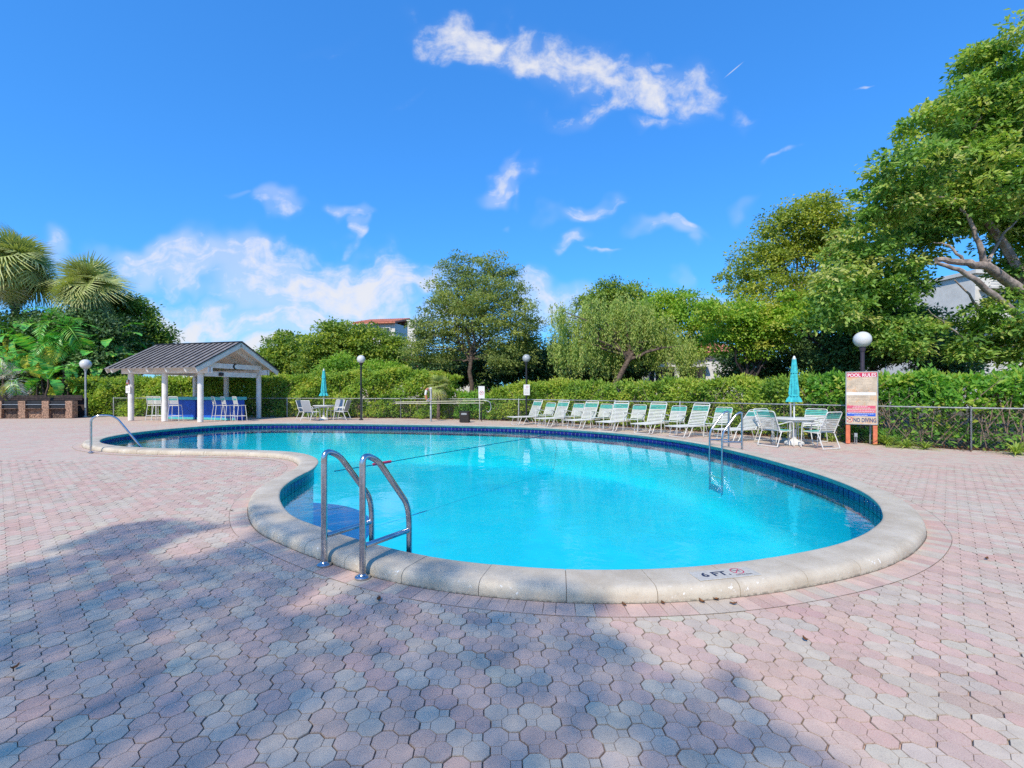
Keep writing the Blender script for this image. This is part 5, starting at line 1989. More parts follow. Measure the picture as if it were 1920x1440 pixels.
# --- hedges
def hedge(label, line, heights, thick, mat_, dens, L, W_, seed, twig=0, lobe=0.22, bottom=0.02, skip=None):
    """leafy wall along a polyline: front face, top and ends, uneven"""
    r = np.random.default_rng(seed)
    P = np.array(line, float)
    seg = np.linalg.norm(P[1:] - P[:-1], axis=1)
    S_ = np.concatenate([[0], np.cumsum(seg)])
    tot = S_[-1]
    o0 = P[len(P) // 2]
    n = int(tot * dens * 1.25)
    s = r.uniform(0, tot, n)
    x = np.interp(s, S_, P[:, 0])
    y = np.interp(s, S_, P[:, 1])
    k = np.clip(np.searchsorted(S_, s) - 1, 0, len(seg) - 1)
    d = (P[1:] - P[:-1])[k] / seg[k][:, None]
    nf = np.stack([d[:, 1], -d[:, 0]], 1)                    # pool side
    nf *= np.sign(-(nf * np.stack([x, y - 8], 1)).sum(1))[:, None]
    Hh = np.interp(s, np.linspace(0, tot, len(heights)), heights)
    Hh = Hh - 0.19 + 0.07 * np.sin(s * 2.7 + seed) + 0.05 * np.sin(s * 6.1 + 2) + 0.04 * np.sin(s * 13.3) + np.where(r.random(n) < 0.05, r.uniform(0, 0.22, n), 0)
    u = r.random(n)
    top = r.random(n) < 0.30
    z = np.where(top, Hh - np.abs(r.normal(0, 0.07, n)), bottom + (Hh - bottom) * u)
    bulge = lobe * (np.sin(s * 2.1 + z * 3.0 + seed) * 0.5 + np.sin(s * 4.7 - z * 5.2) * 0.35)
    depth = np.where(top, r.uniform(-thick, 0, n), -np.abs(r.normal(0, 0.16, n)) - (r.random(n) < 0.3) * r.uniform(0.2, 0.9, n))
    depth = depth + np.where(top, 0.30, bulge + 0.42)
    pos = np.stack([x + nf[:, 0] * depth, y + nf[:, 1] * depth, z], 1)
    # leaves come in small sprays
    per = 5
    pos = np.repeat(pos, per, 0) + r.normal(0, 0.055, (n * per, 3))
    nn = np.repeat(np.stack([nf[:, 0], nf[:, 1], np.where(top, 1.6, 0.35)], 1), per, 0)
    m_ = n * per
    keepm = pos[:, 2] > bottom
    if skip is not None:
        keepm &= skip(pos, r)
    ax = nn * 0.6 + rand_dirs(m_, r) * 0.9 + np.array([0, 0, 0.15])
    nor = nn + rand_dirs(m_, r) * 0.7 + np.array([0, 0, 0.6])
    tint = np.clip(np.repeat(0.43 + 0.22 * np.sin(s * 1.9 + z * 4) * np.cos(s * 0.83 - z * 2.2) + r.normal(0, 0.17, n) + 0.10 * top, per) + r.normal(0, 0.10, m_), 0, 1)
    pos, ax, nor, tint = pos[keepm], ax[keepm], nor[keepm], tint[keepm]
    m_ = len(pos)
    V_ = leaf_quads(pos, ax, nor, L * r.uniform(0.7, 1.25, m_), W_ * r.uniform(0.7, 1.2, m_))
    V_ -= np.array([o0[0], o0[1], 0])
    t = empty('hedge', (o0[0], o0[1], 0), 0, label, 'hedge')
    link('foliage', np_mesh('foliage', V_, np.arange(m_ * 4), 4, mat_, [('tint', 'FLOAT', tint)]), mat_, t)
    # inner mass of dead twigs and stems
    tw = MB()
    for q in range(int(tot * (3 + twig))):
        ss = r.uniform(0, tot)
        kx = min(int(np.searchsorted(S_, ss)) - 1, len(seg) - 1)
        kx = max(kx, 0)
        b = P[kx] + (P[kx + 1] - P[kx]) * ((ss - S_[kx]) / seg[kx]) - o0
        dd = (P[kx + 1] - P[kx]) / seg[kx]
        nfq = np.array([dd[1], -dd[0]])
        if nfq @ (np.array([0, 8]) - (b + o0)) < 0:
            nfq = -nfq
        dep = -0.10 if q % 3 == 0 else r.uniform(0.15, 0.52)
        z0 = r.uniform(0, 0.7) if q % 3 else 0.0
        hh = float(np.interp(ss, np.linspace(0, tot, len(heights)), heights))
        ln_ = r.uniform(0.4, 1.0) * hh * 0.7
        dr = r.normal(0, 0.55, 2)
        a = np.array([b[0] + nfq[0] * dep, b[1] + nfq[1] * dep, z0])
        e = a + np.array([dd[0] * dr[0] * ln_, dd[1] * dr[0] * ln_, ln_])
        mid = (a + e) / 2 + np.append(nfq * r.normal(0, 0.06), r.normal(0, 0.05))
        e[2] = min(e[2], hh - 0.1)
        tw.tube([tuple(a), tuple(mid), tuple(e)], [0.014, 0.010, 0.005], 4, cap=False)
    tw.build('stems', M_TWIG, t)
    return t


def thin_low(pos, r):
    return ~((pos[:, 2] < 0.98) & (r.random(len(pos)) < 0.25 + 0.6 * (np.sin(pos[:, 0] * 3.1) * np.sin(pos[:, 2] * 5 + pos[:, 0]) > -0.2)))


def notch(pos, r):
    px = 960 + FPX * pos[:, 0] / pos[:, 1]
    return ~((px > 1118) & (px < 1200) & (pos[:, 2] > 1.55 + 0.2 * np.sin(px * 0.15)) & (r.random(len(pos)) < 0.85))


HB = 0.75       # how far the hedge face stands behind the fence line
hedge('fresh green hedge with bare tangled stems at the right edge', [(24.3, 7.0), (11.9, 12.55), (9.6, 15.1)], [1.93, 1.98, 1.98, 2.0], 1.3, L_HEDGER, 620, 0.16, 0.08, 101, twig=34, skip=thin_low)
hedge('clipped yellow green hedge behind the loungers', [(9.5, 15.25), (6.9, 18.4), (3.9, 21.4)], [1.98, 1.98, 1.92], 1.2, L_HEDGE, 720, 0.13, 0.07, 102, twig=10, skip=notch)
hedge('clipped yellow green hedge under the slanting trunk', [(3.8, 21.5), (1.0, 23.9), (-0.9, 24.9)], [2.0, 2.02, 1.75], 1.2, L_HEDGE, 560, 0.13, 0.07, 103, twig=4)
hedge('shrubby dark hedge gap behind the white no diving sign', [(-0.95, 25.0), (-2.9, 25.6)], [1.45, 1.4], 1.2, L_HEDGER, 480, 0.14, 0.07, 104, twig=4)
hedge('tall leafy green hedge behind the black lamp and poles', [(-3.0, 25.7), (-6.2, 26.4), (-9.6, 26.9), (-12.2, 27.2)], [2.35, 2.75, 2.6, 2.45], 1.3, L_HEDGE, 600, 0.16, 0.085, 105, twig=4, lobe=0.35)
hedge('sunlit hedge behind the pavilion bar and left lamp', [(-12.3, 27.3), (-18, 27.8), (-25.6, 28.0)], [2.35, 2.3, 2.25], 1.3, L_HEDGE, 560, 0.17, 0.09, 106, twig=3, lobe=0.3)


# --- palms
def fan_leaf_mesh(name, mat_, n=22, L=1.15, droop=0.5, seed=0, tip=0.6):
    """fan palm leaf: stalk along +x, narrow blades spread in a fan and bending at the tips"""
    r = np.random.default_rng(seed)
    vs, fs, tn = [], [], []

    def quadstrip(pl_, w):
        b = len(vs)
        for (c, sd), ww in zip(pl_, w):
            vs.append(c - sd * ww)
            vs.append(c + sd * ww)
        tt = r.uniform(0, 1)
        for q in range(len(pl_) - 1):
            fs.append((b + 2 * q, b + 2 * q + 1, b + 2 * q + 3, b + 2 * q + 2))
            tn.append(np.clip(0.35 + 0.3 * tt + 0.12 * q, 0, 1))
    st = 0.75
    quadstrip([(np.array([0, 0, 0.0]), np.array([0, 1, 0])), (np.array([st, 0, 0.08]), np.array([0, 1, 0]))], [0.022, 0.016])
    for k in range(n):
        a = R(-118 + 236 * k / (n - 1)) + r.normal(0, 0.03)
        ll = L * (0.72 + 0.28 * math.cos(a * 0.7)) * r.uniform(0.9, 1.08)
        d = np.array([math.cos(a) * math.cos(tip), math.sin(a), -math.cos(a) * math.sin(tip)])
        sd = np.array([-math.sin(a) * math.cos(tip), math.cos(a), math.sin(a) * math.sin(tip)])
        p = np.array([st, 0, 0.08])
        fold = 0.006 * (1 if k % 2 else -1)
        pl_ = []
        for q, u in enumerate((0.0, 0.35, 0.65, 1.0)):
            z = 0.14 * math.sin(u * 1.6) - droop * max(0, u - 0.45) ** 1.5 * ll
            pl_.append((p + d * ll * u * (1 - 0.12 * u) + np.array([0, 0, z + fold * u]), sd))
        quadstrip(pl_, [0.012, 0.034, 0.026, 0.003])
    me = np_mesh(name, np.array(vs), np.array(fs).ravel(), 4, mat_, [('tint', 'FLOAT', np.array(tn))])
    return me


def place_frond(me, parent, p, yaw, pitch, roll, sc=1.0, name='frond'):
    o = bpy.data.objects.new(name, me)
    COL.objects.link(o)
    o.parent = parent
    o.location = p
    o.rotation_euler = (roll, -pitch, yaw)
    o.scale = (sc, sc, sc)
    return o


FANS = [fan_leaf_mesh('frond', L_PALM, 34, 1.3, 0.5 + 0.2 * k, 300 + k, 0.25 + 0.3 * k) for k in range(3)]
FAND = fan_leaf_mesh('dry_frond', L_PALMDRY, 18, 1.0, 0.8, 310, 0.6)


def fan_palm(label, loc, crown_z, n, sc, seed):
    t = empty('fan_palm', loc, 0, label, 'palm tree', 'fan palms at the left edge')
    rr = random.Random(seed)
    pts_ = wiggle((0, 0, -0.1), (0, 0, crown_z), 8, 0.05, rr)
    MB().tube(pts_, [0.26 - 0.012 * k for k in range(9)], 10).build('trunk', M_BARK, t)
    tp = pts_[-1]
    for k in range(n):
        u = (k + 0.5) / n
        pitch = R(84) - R(122) * u + rr.gauss(0, 0.3)
        yaw = k * 2.39996 + rr.gauss(0, 0.1)
        o = place_frond(FANS[min(2, max(0, int(u * 3 + rr.gauss(0, 0.6))))], t, tp + Vector((0, 0, -0.35 * u)), yaw, pitch, rr.gauss(0, 0.5), sc * rr.uniform(0.70, 1.16))
    for k in range(16):
        place_frond(FAND, t, tp + Vector((0, 0, -0.55)), k * 0.4 + rr.gauss(0, 0.2), R(-62 - rr.uniform(0, 20)), rr.gauss(0, 0.3), sc * 0.85, 'dry_frond')
    return t


c1 = at(28, 500, 30.5)
fan_palm('big fan palm cut by the left edge with orange dead leaves', (c1.x, c1.y, 0), c1.z - 0.1, 64, 1.58, 1)
c2 = at(172, 545, 31.0)
fan_palm('round headed fan palm left of the pavilion', (c2.x, c2.y, 0), c2.z - 0.1, 58, 1.36, 2)
c3 = at(-70, 500, 31.5)
fan_palm('fan palm behind, mostly outside the left edge', (c3.x, c3.y, 0), c3.z, 44, 1.5, 3)


def feather_mesh(name, mat_, L=1.9, curl=1.0, n=26, wl=0.42, seed=0):
    """arching feather frond along +x"""
    r = np.random.default_rng(seed)
    vs, fs, tn = [], [], []

    def rib(u):
        a = curl * u * 2.2
        return np.array([L * (math.sin(a) / (curl * 2.2 + 1e-6)), 0, L * (math.cos(a) - 1) / (curl * 2.2 + 1e-6) + 0.0])
    prev = None
    for k in range(n + 1):
        u = k / n
        p = rib(u)
        b = len(vs)
        w = 0.022 * (1 - 0.8 * u)
        vs.extend([p + np.array([0, -w, 0]), p + np.array([0, w, 0])])
        if prev is not None:
            fs.append((prev, prev + 1, b + 1, b))
            tn.append(0.7)
        prev = b
    for k in range(3, n + 1):
        u = k / n
        p = rib(u)
        q = rib(min(1, u + 0.03)) - rib(max(0, u - 0.03))
        q /= np.linalg.norm(q)
        ll = wl * math.sin(math.pi * min(1, 0.12 + 0.9 * u)) ** 0.7 + 0.05
        for sg in (-1, 1):
            d = q * 0.55 + np.array([0, sg * 0.8, 0.18]) + r.normal(0, 0.06, 3)
            d /= np.linalg.norm(d)
            sd = q - d * (q @ d)
            sd /= np.linalg.norm(sd) + 1e-6
            b = len(vs)
            w = 0.028
            vs.extend([p - sd * w * .4, p + d * ll * 0.5 - sd * w + np.array([0, 0, -0.02]), p + d * ll + np.array([0, 0, -0.28 * ll]), p + d * ll * 0.5 + sd * w])
            fs.append((b, b + 1, b + 2, b + 3))
            tn.append(np.clip(r.normal(0.5, 0.2), 0, 1))
    return np_mesh(name, np.array(vs), np.array(fs).ravel(), 4, mat_, [('tint', 'FLOAT', np.array(tn))])


def paddle_mesh(name, mat_, L=1.5, W_=0.42, curl=0.7, seed=0):
    """banana-like blade with a midrib fold and torn edges, stalk along +x"""
    r = np.random.default_rng(seed)
    vs, fs, tn = [], [], []
    n = 18
    st = 0.5

    def rib(u):
        a = curl * u * 1.7
        k = curl * 1.7 + 1e-6
        return np.array([st + L * math.sin(a) / k, 0, L * (math.cos(a) - 1) / k])
    b0 = 0
    vs.extend([np.array([0, -0.03, 0]), np.array([0, 0.03, 0]), np.array([st, -0.02, 0]), np.array([st, 0.02, 0])])
    fs.append((0, 1, 3, 2))
    tn.append(0.6)
    for k in range(n):
        u0, u1 = k / n, (k + 1) / n
        for sg in (-1, 1):
            w0 = W_ * math.sin(math.pi * min(1, u0 * 0.93 + 0.07)) ** 0.6
            w1 = W_ * math.sin(math.pi * min(1, u1 * 0.93 + 0.06)) ** 0.6 * r.uniform(0.82, 1.0)
            dz = -r.uniform(0.05, 0.3) * W_ + 0.10 * W_
            p0, p1 = rib(u0), rib(u1)
            b = len(vs)
            vs.extend([p0, p0 + np.array([0.06, sg * w0 * r.uniform(0.9, 1), dz]), p1 + np.array([0.04, sg * w1, dz + r.normal(0, 0.03)]), p1])
            fs.append((b, b + 1, b + 2, b + 3) if sg > 0 else (b, b + 3, b + 2, b + 1))
            tn.append(np.clip(r.normal(0.5, 0.17), 0, 1))
    return np_mesh(name, np.array(vs), np.array(fs).ravel(), 4, mat_, [('tint', 'FLOAT', np.array(tn))])


FEATH = [feather_mesh('frond', L_BANANA, 2.0, 0.95 + 0.35 * k, seed=320 + k) for k in range(3)]
FEATHY = feather_mesh('yellow_frond', L_BANANAY, 1.8, 1.2, seed=330)
FEATHD = feather_mesh('dry_frond', leaf_mat('grey_dry_leaf', [(0, (0.22, 0.15, 0.10)), (0.5, (0.36, 0.28, 0.22)), (1, (0.48, 0.42, 0.38))], trans=0.15), 1.7, 1.5, seed=331)
PADD = [paddle_mesh('leaf', L_BANANA, 1.5, 0.34, 0.6 + 0.4 * k, 340 + k) for k in range(3)]
PADDY = paddle_mesh('yellow_leaf', L_BANANAY, 1.1, 0.30, 1.0, 350)


def leafy_plant(name, label, cat, loc, hgt, stems, meshes, n, sc, seed, pit=(75, -10), odd=None, group=None):
    t = empty(name, loc, 0, label, cat, group)
    rr = random.Random(seed)
    for s_ in range(stems):
        a = rr.uniform(0, 6.28)
        tp = Vector((math.cos(a) * 0.5 * (stems > 1), math.sin(a) * 0.4 * (stems > 1), hgt * rr.uniform(0.75, 1.0)))
        MB().tube(wiggle((tp.x * 0.4, tp.y * 0.4, -0.05), tp, 5, 0.04, rr), [0.075 - 0.006 * k for k in range(6)], 7).build('stem', M_BARK, t)
        for k in range(n):
            u = (k + 0.3) / n
            place_frond(rr.choice(meshes), t, tp, k * 2.4 + a + rr.gauss(0, 0.2), R(pit[0] + (pit[1] - pit[0]) * u) + rr.gauss(0, 0.08), rr.gauss(0, 0.3), sc * rr.uniform(0.8, 1.1), meshes[0].name.split('.')[0])
        if odd:
            for k in range(odd[1]):
                place_frond(odd[0], t, tp - Vector((0, 0, 0.15)), rr.uniform(0, 6.28), R(odd[2] + rr.gauss(0, 12)), rr.gauss(0, 0.4), sc * 0.9, odd[0].name.split('.')[0])
    return t


def atp(px, py, D):
    p = at(px, py, D)
    return (p.x, p.y, 0), p.z


q, z = atp(118, 628, 28.4)
leafy_plant('feather_palm', 'glossy palm with curling yellow tipped fronds under the fan palms', 'palm tree', q, z, 1, FEATH, 13, 1.05, 401, (80, -5), (FEATHY, 4, 10))
q, z = atp(185, 655, 29.6)
leafy_plant('banana_plant', 'broad leaved banana plant left of the pavilion roof', 'banana plant', q, z - 0.2, 2, PADD, 8, 1.15, 402, (75, 0), (PADDY, 2, -50), 'banana plants under the palms')
q, z = atp(90, 690, 26.6)
leafy_plant('banana_plant', 'low green banana plant behind the brick grill', 'banana plant', q, z - 0.2, 1, PADD, 8, 0.95, 403, (70, -10), (PADDY, 2, -40), 'banana plants under the palms')
q, z = atp(5, 650, 26.6)
leafy_plant('feather_palm', 'palm with grey and orange dead fronds at the left edge', 'palm tree', q, z, 1, [FEATH[0], FEATH[2]], 7, 1.15, 404, (70, 10), (FEATHD, 7, -35))
q, z = atp(30, 715, 26.4)
leafy_plant('feather_palm', 'small palm with pale drooping fronds above the grill', 'palm tree', q, z, 1, [FEATHD, FEATH[2]], 8, 0.9, 405, (60, -30), (FEATHY, 2, 0))
q, z = atp(150, 700, 29.4)
leafy_plant('banana_plant', 'yellow green banana clump beside the left lamp post', 'banana plant', q, z - 0.2, 2, [PADD[0], PADDY, PADD[2]], 6, 0.85, 406, (70, -20), None, 'banana plants under the palms')
q, z = atp(215, 680, 30.0)
leafy_plant('banana_plant', 'dark banana plant in the shade behind the pavilion corner', 'banana plant', q, z - 0.2, 2, PADD, 8, 1.1, 407, (75, 0), None, 'banana plants under the palms')
q, z = atp(128, 590, 28.6)
leafy_plant('feather_palm', 'dark arching palm between the two fan palms', 'palm tree', q, z, 1, FEATH, 14, 1.3, 408, (85, -20))
for k, (px, py, D, m_, sc_, nm, lab) in enumerate([(60, 625, 29.4, PADD, 1.25, 'banana_plant', 'tall banana plant in front of the big fan palm trunk'),
                                         (165, 628, 29.8, PADD, 1.2, 'banana_plant', 'tall banana plant in front of the round headed palm trunk'),
                                         (205, 640, 29.6, PADD, 1.05, 'banana_plant', 'banana plant at the right end of the palm thicket'),
                                         (20, 600, 29.6, FEATH, 1.2, 'feather_palm', 'dark feather palm against the big fan palm trunk'),
                                         (95, 655, 28.6, PADD, 1.15, 'banana_plant', 'wide banana plant in the middle of the palm thicket')]):
    q, z = atp(px, py, D)
    leafy_plant(nm, lab, 'palm tree' if nm == 'feather_palm' else 'banana plant', q, z, 2 if m_ is PADD else 1, m_, 9, sc_, 420 + k, (78, -15), (PADDY, 5, -15) if k % 2 == 0 else (PADDY, 3, -45), 'banana plants under the palms' if m_ is PADD else None)
# small palmetto beside the lifebuoy
q, z = atp(822, 722, 24.6)
sm = empty('palmetto', q, 0, 'small spiky palmetto with brown leaves behind the lifebuoy', 'palm')
MB().tube([(0, 0, 0), (0.03, 0, z - 0.1)], [0.10, 0.07], 8).build('trunk', M_BARK, sm)
rr = random.Random(9)
for k in range(16):
    place_frond(FANS[0], sm, Vector((0.03, 0, z - 0.1)), k * 2.4, R(80 - 7 * k), rr.gauss(0, 0.3), 0.42)
for k in range(4):
    place_frond(FAND, sm, Vector((0.03, 0, z - 0.2)), k * 1.6 - 1.2, R(-45), 0, 0.5, 'dry_frond')


# strappy tufts along the fence foot
def tuft(label, loc, n, L, seed):
    r = np.random.default_rng(seed)
    vs, fs, tn = [], [], []
    for k in range(n):
        a = r.uniform(0, 2 * math.pi)
        e = r.uniform(0.35, 1.35)
        ll = L * r.uniform(0.6, 1.15)
        d = np.array([math.cos(a) * math.cos(e), math.sin(a) * math.cos(e), math.sin(e)])
        sd = np.array([-math.sin(a), math.cos(a), 0])
        b = len(vs)
        for q, u in enumerate((0, 0.4, 0.75, 1.0)):
            p = d * ll * u + np.array([0, 0, -0.55 * ll * u * u]) + np.array([r.normal(0, .004), 0, 0])
            p[2] = max(p[2], 0.01)
            w = (0.012, 0.014, 0.009, 0.001)[q]
            vs.extend([p - sd * w, p + sd * w])
        tt = np.clip(r.normal(0.5, 0.22), 0, 1)
        for q in range(3):
            fs.append((b + 2 * q, b + 2 * q + 1, b + 2 * q + 3, b + 2 * q + 2))
            tn.append(tt)
    o = link('strappy_plant', np_mesh('strappy_plant', np.array(vs), np.array(fs).ravel(), 4, L_GRASS, [('tint', 'FLOAT', np.array(tn))]), L_GRASS)
    o.location = loc
    return tag(o, label, 'plant', 'strappy plants at the fence foot')


for k, (px, py, n, L, lab) in enumerate([(1662, 834, 80, 0.75, 'strappy plant just right of the orange sign post'),
                                         (1700, 839, 70, 0.7, 'strappy plant midway between the sign and the right fence post'),
                                         (1735, 842, 50, 0.5, 'low strappy plant left of the right fence post'),
                                         (1640, 828, 50, 0.6, 'strappy plant behind the right sign post'),
                                         (1905, 852, 70, 0.75, 'strappy plant at the right edge beyond the fence post'),
                                         (788, 785, 50, 0.7, 'strappy plant at the hedge foot left of the lifebuoy post'),
                                         (830, 786, 40, 0.55, 'strappy plant at the hedge foot right of the lifebuoy post'),
                                         (1560, 827, 40, 0.5, 'strappy plant between the right table and the sign')]):
    tuft(lab, gnd(px, py), n, L, 500 + k)

# fallen leaves: a line of litter along the fence, single leaves on the deck
r = np.random.default_rng(77)
F2 = np.array(FENCE[:8])
sg_ = np.linalg.norm(F2[1:] - F2[:-1], axis=1)
S2 = np.concatenate([[0], np.cumsum(sg_)])
n = 5200
s = r.uniform(4, S2[-1], n)
px_, py_ = np.interp(s, S2, F2[:, 0]), np.interp(s, S2, F2[:, 1])
k = np.clip(np.searchsorted(S2, s) - 1, 0, len(sg_) - 1)
dd = (F2[1:] - F2[:-1])[k] / sg_[k][:, None]
nf = np.stack([dd[:, 1], -dd[:, 0]], 1)
nf *= np.sign(-(nf * np.stack([px_, py_ - 8], 1)).sum(1))[:, None]
dep = r.normal(-0.25, 0.28, n)
pos = np.stack([px_ + nf[:, 0] * dep, py_ + nf[:, 1] * dep, np.full(n, 0.004) + r.uniform(0, 0.02, n)], 1)
ax = rand_dirs(n, r) * np.array([1, 1, 0.2])
V_ = leaf_quads(pos, ax, np.tile([0, 0, 1.0], (n, 1)) + r.normal(0, 0.2, (n, 3)), r.uniform(0.04, 0.09, n), r.uniform(0.02, 0.05, n))
link('leaf_litter', np_mesh('leaf_litter', V_, np.arange(n * 4), 4, M_DEAD), M_DEAD, kind='stuff')
lf = [(1316, 1131, 'curled brown leaf by the coping under the depth marker'), (1510, 1203, 'single orange brown leaf on the sunlit pavers at right'),
      (1342, 1126, 'reddish leaf scrap beside the curled brown leaf'), (1170, 1137, 'brown leaf caught against the near coping'),
      (1243, 1134, 'thin brown leaf with stem by the coping joint'), (1375, 1135, 'small red leaf on the border pavers'),
      (710, 1127, 'dark leaf scrap on shaded pavers below the near ladder'), (434, 959, 'small dark leaf at the tip of the border course'),
      (28, 1256, 'dark brown leaf on shaded pavers at the left edge'), (1850, 1050, 'dry grass sprig on the pavers at the right edge')]
for k, (px, py, lab) in enumerate(lf):
    rr = random.Random(k)
    g = gnd(px, py)
    L_ = rr.uniform(0.035, 0.06)
    mb = MB()
    n = 5
    vs, fs = [], []
    for q in range(n + 1):
        u = q / n
        w = L_ * 0.3 * math.sin(math.pi * (0.05 + 0.9 * u))
        zz = 0.004 + 0.012 * (u - 0.5) ** 2 * 4 * rr.uniform(0.5, 1.2)
        vs += [(L_ * (u - .5), -w, zz + 0.006), (L_ * (u - .5), 0, zz), (L_ * (u - .5), w, zz + 0.008)]
    for q in range(n):
        fs += [(3 * q, 3 * q + 3, 3 * q + 4, 3 * q + 1), (3 * q + 1, 3 * q + 4, 3 * q + 5, 3 * q + 2)]
    o = MB().add(vs, fs, True).build('fallen_leaf', M_DEAD)
    o.location = (g.x, g.y, 0.006)
    o.rotation_euler = (0, 0, rr.uniform(0, 6.28))
    tag(o, lab, 'leaf', 'fallen leaves on the deck')


# ------------------------------------------------------------------ buildings beyond the trees
def window(parent, c, w_, h_, rz, cols=2, rows=1):
    f = MB()
    rt = Matrix.Rotation(rz, 3, 'Z')
    c = Vector(c)
    for s_ in (-1, 1):
        f.box(c + rt @ Vector((s_ * w_ / 2, -0.04, 0)), (0.09, 0.12, h_ + 0.09), rz)
        f.box(c + rt @ Vector((0, -0.04, s_ * h_ / 2)), (w_ - 0.09, 0.12, 0.09), rz)
    for k in range(1, cols):
        f.box(c + rt @ Vector((-w_ / 2 + w_ * k / cols, -0.03, 0)), (0.06, 0.08, h_ - 0.09), rz)
    o = f.build('window', M_WHITE, parent)
    MB().box(c + rt @ Vector((0, 0.0, 0)), (w_ - 0.09, 0.05, h_ - 0.09), rz).build('pane', M_GLASS, o)


# far block with the red roof
b1 = empty('apartment_building', tuple(at(706, HOR, 62).xy) + (0,), R(-12), 'white apartment block with red tiled roof above the flat topped tree', 'building')
MB().box((0, 4, 5.1), (5.2, 8, 10.2)).build('wall', M_STUCCO, b1)
rf = MB()
rf.add([(-3.1, -0.6, 10.15), (2.9, -0.6, 10.15), (2.9, 4, 11.2), (-3.1, 4, 11.2), (-3.1, 8.6, 10.15), (2.9, 8.6, 10.15), (-3.1, -0.6, 10.35), (2.9, -0.6, 10.35), (2.9, 4, 11.4), (-3.1, 4, 11.4), (-3.1, 8.6, 10.35), (2.9, 8.6, 10.35)],
       [(6, 7, 8, 9), (9, 8, 11, 10), (1, 0, 3, 2), (2, 3, 4, 5), (0, 1, 7, 6), (5, 4, 10, 11), (0, 6, 9, 3), (3, 9, 10, 4), (7, 1, 2, 8), (8, 2, 5, 11)])
rf.build('roof', M_RTILE, b1)
rt_ = MB()
for k in range(20):
    rt_.tube([(-3.0 + k * 0.305, -0.62, 10.36), (-3.0 + k * 0.305, 4, 11.41)], 0.07, 5)
rt_.build('roof_tile', M_RTILE, b1, kind='stuff')
window(b1, (1.1, -0.03, 9.1), 1.7, 1.1, 0)
window(b1, (-1.6, -0.03, 8.9), 2.0, 1.2, 0, 1)
window(b1, (1.1, -0.03, 6.2), 1.7, 1.1, 0)
b1b = empty('stair_tower', tuple(at(772, HOR, 58).xy) + (0,), R(-12), 'narrow white stair tower beside the far red roofed block', 'building')
MB().box((0, 1.5, 5.0), (1.1, 3, 10.0)).build('wall', M_STUCCO, b1b)
MB().box((0, 1.5, 10.05), (1.3, 3.2, 0.12)).build('parapet', M_STUCCO, b1b)
b4 = empty('pool_house', tuple(at(775, HOR, 44).xy) + (0,), R(3), 'low white villa with red roof edge behind the hedge', 'building')
MB().box((0, 3, 1.7), (10.5, 6, 3.4)).build('wall', M_STUCCO, b4)
MB().add([(-1.6, -0.8, 3.5), (5.6, -0.8, 3.5), (5.6, 3, 4.9), (-1.6, 3, 4.9), (-1.6, 7, 3.5), (5.6, 7, 3.5)],
         [(0, 1, 2, 3), (3, 2, 5, 4), (0, 3, 4), (1, 5, 2), (0, 4, 5, 1)]).build('roof', M_RTILE, b4)
MB().box((2.0, -0.82, 3.42), (7.2, 0.06, 0.2)).build('fascia', M_WHITE, b4)
for k in range(3):
    window(b4, (-3.4 + k * 3.2, -0.03, 1.9), 1.4, 1.2, 0)
# balcony villa behind the centre hedge
b2 = empty('balcony_house', tuple(at(1290, HOR, 38).xy) + (0,), R(-4), 'white house with dark railed balcony and post behind the lounger hedge', 'building')
MB().box((0.0, 4.2, 2.3), (8.4, 5, 4.6)).build('rear_wall', M_STUCCOG, b2)
MB().box((2.9, 0.9, 1.9), (3.0, 1.8, 3.8)).build('side_wing', M_STUCCO, b2)
MB().box((-1.0, 0.4, 1.25), (5.0, 2.2, 0.22)).build('balcony_slab', M_STUCCO, b2)
MB().box((-1.0, 0.5, 3.45), (5.0, 2.4, 0.16)).build('balcony_roof', M_STUCCO, b2)
MB().box((-1.05, -0.65, 1.75), (0.32, 0.32, 3.5)).build('pillar', M_STUCCO, b2)
MB().box((-2.75, -0.65, 2.4), (0.06, 0.06, 2.0)).build('balcony_post', M_WHITE, b2)
for k in range(6):
    MB().box((-2.2, -0.62, 1.45 + k * 0.16), (2.4, 0.04, 0.07)).build('rail_bar', M_RAIL, b2)
    MB().box((0.35, -0.62, 1.45 + k * 0.16), (2.2, 0.04, 0.07)).build('rail_bar', M_RAIL, b2)
window(b2, (-1.6, 1.67, 2.5), 2.2, 1.6, 0, 2)
window(b2, (0.5, 1.67, 2.5), 1.4, 1.6, 0, 1)
MB().add([(-4.6, 0.6, 4.6), (4.6, 0.6, 4.6), (4.2, 4.2, 5.7), (-4.2, 4.2, 5.7), (-4.6, 7.2, 4.6), (4.6, 7.2, 4.6)], [(0, 1, 2, 3), (3, 2, 5, 4), (0, 3, 4), (1, 5, 2), (0, 4, 5, 1)]).build('roof', M_RTILE, b2)
b5 = empty('utility_shed', tuple(at(1165, HOR, 33).xy) + (0,), R(-8), 'low grey block with white ledge in the shade right of the slanting trunk', 'building')
MB().box((0.2, 2, 1.35), (3.4, 3, 2.7)).build('wall', M_STUCCOG, b5)
MB().box((-0.3, 0.4, 1.42), (2.2, 0.4, 0.10)).build('ledge', M_WHITE, b5)
MB().box((0.2, 2, 2.76), (3.7, 3.3, 0.14)).build('flat_roof', M_STUCCOG, b5)
window(b5, (-0.7, 0.47, 0.8), 0.9, 0.8, 0, 1)
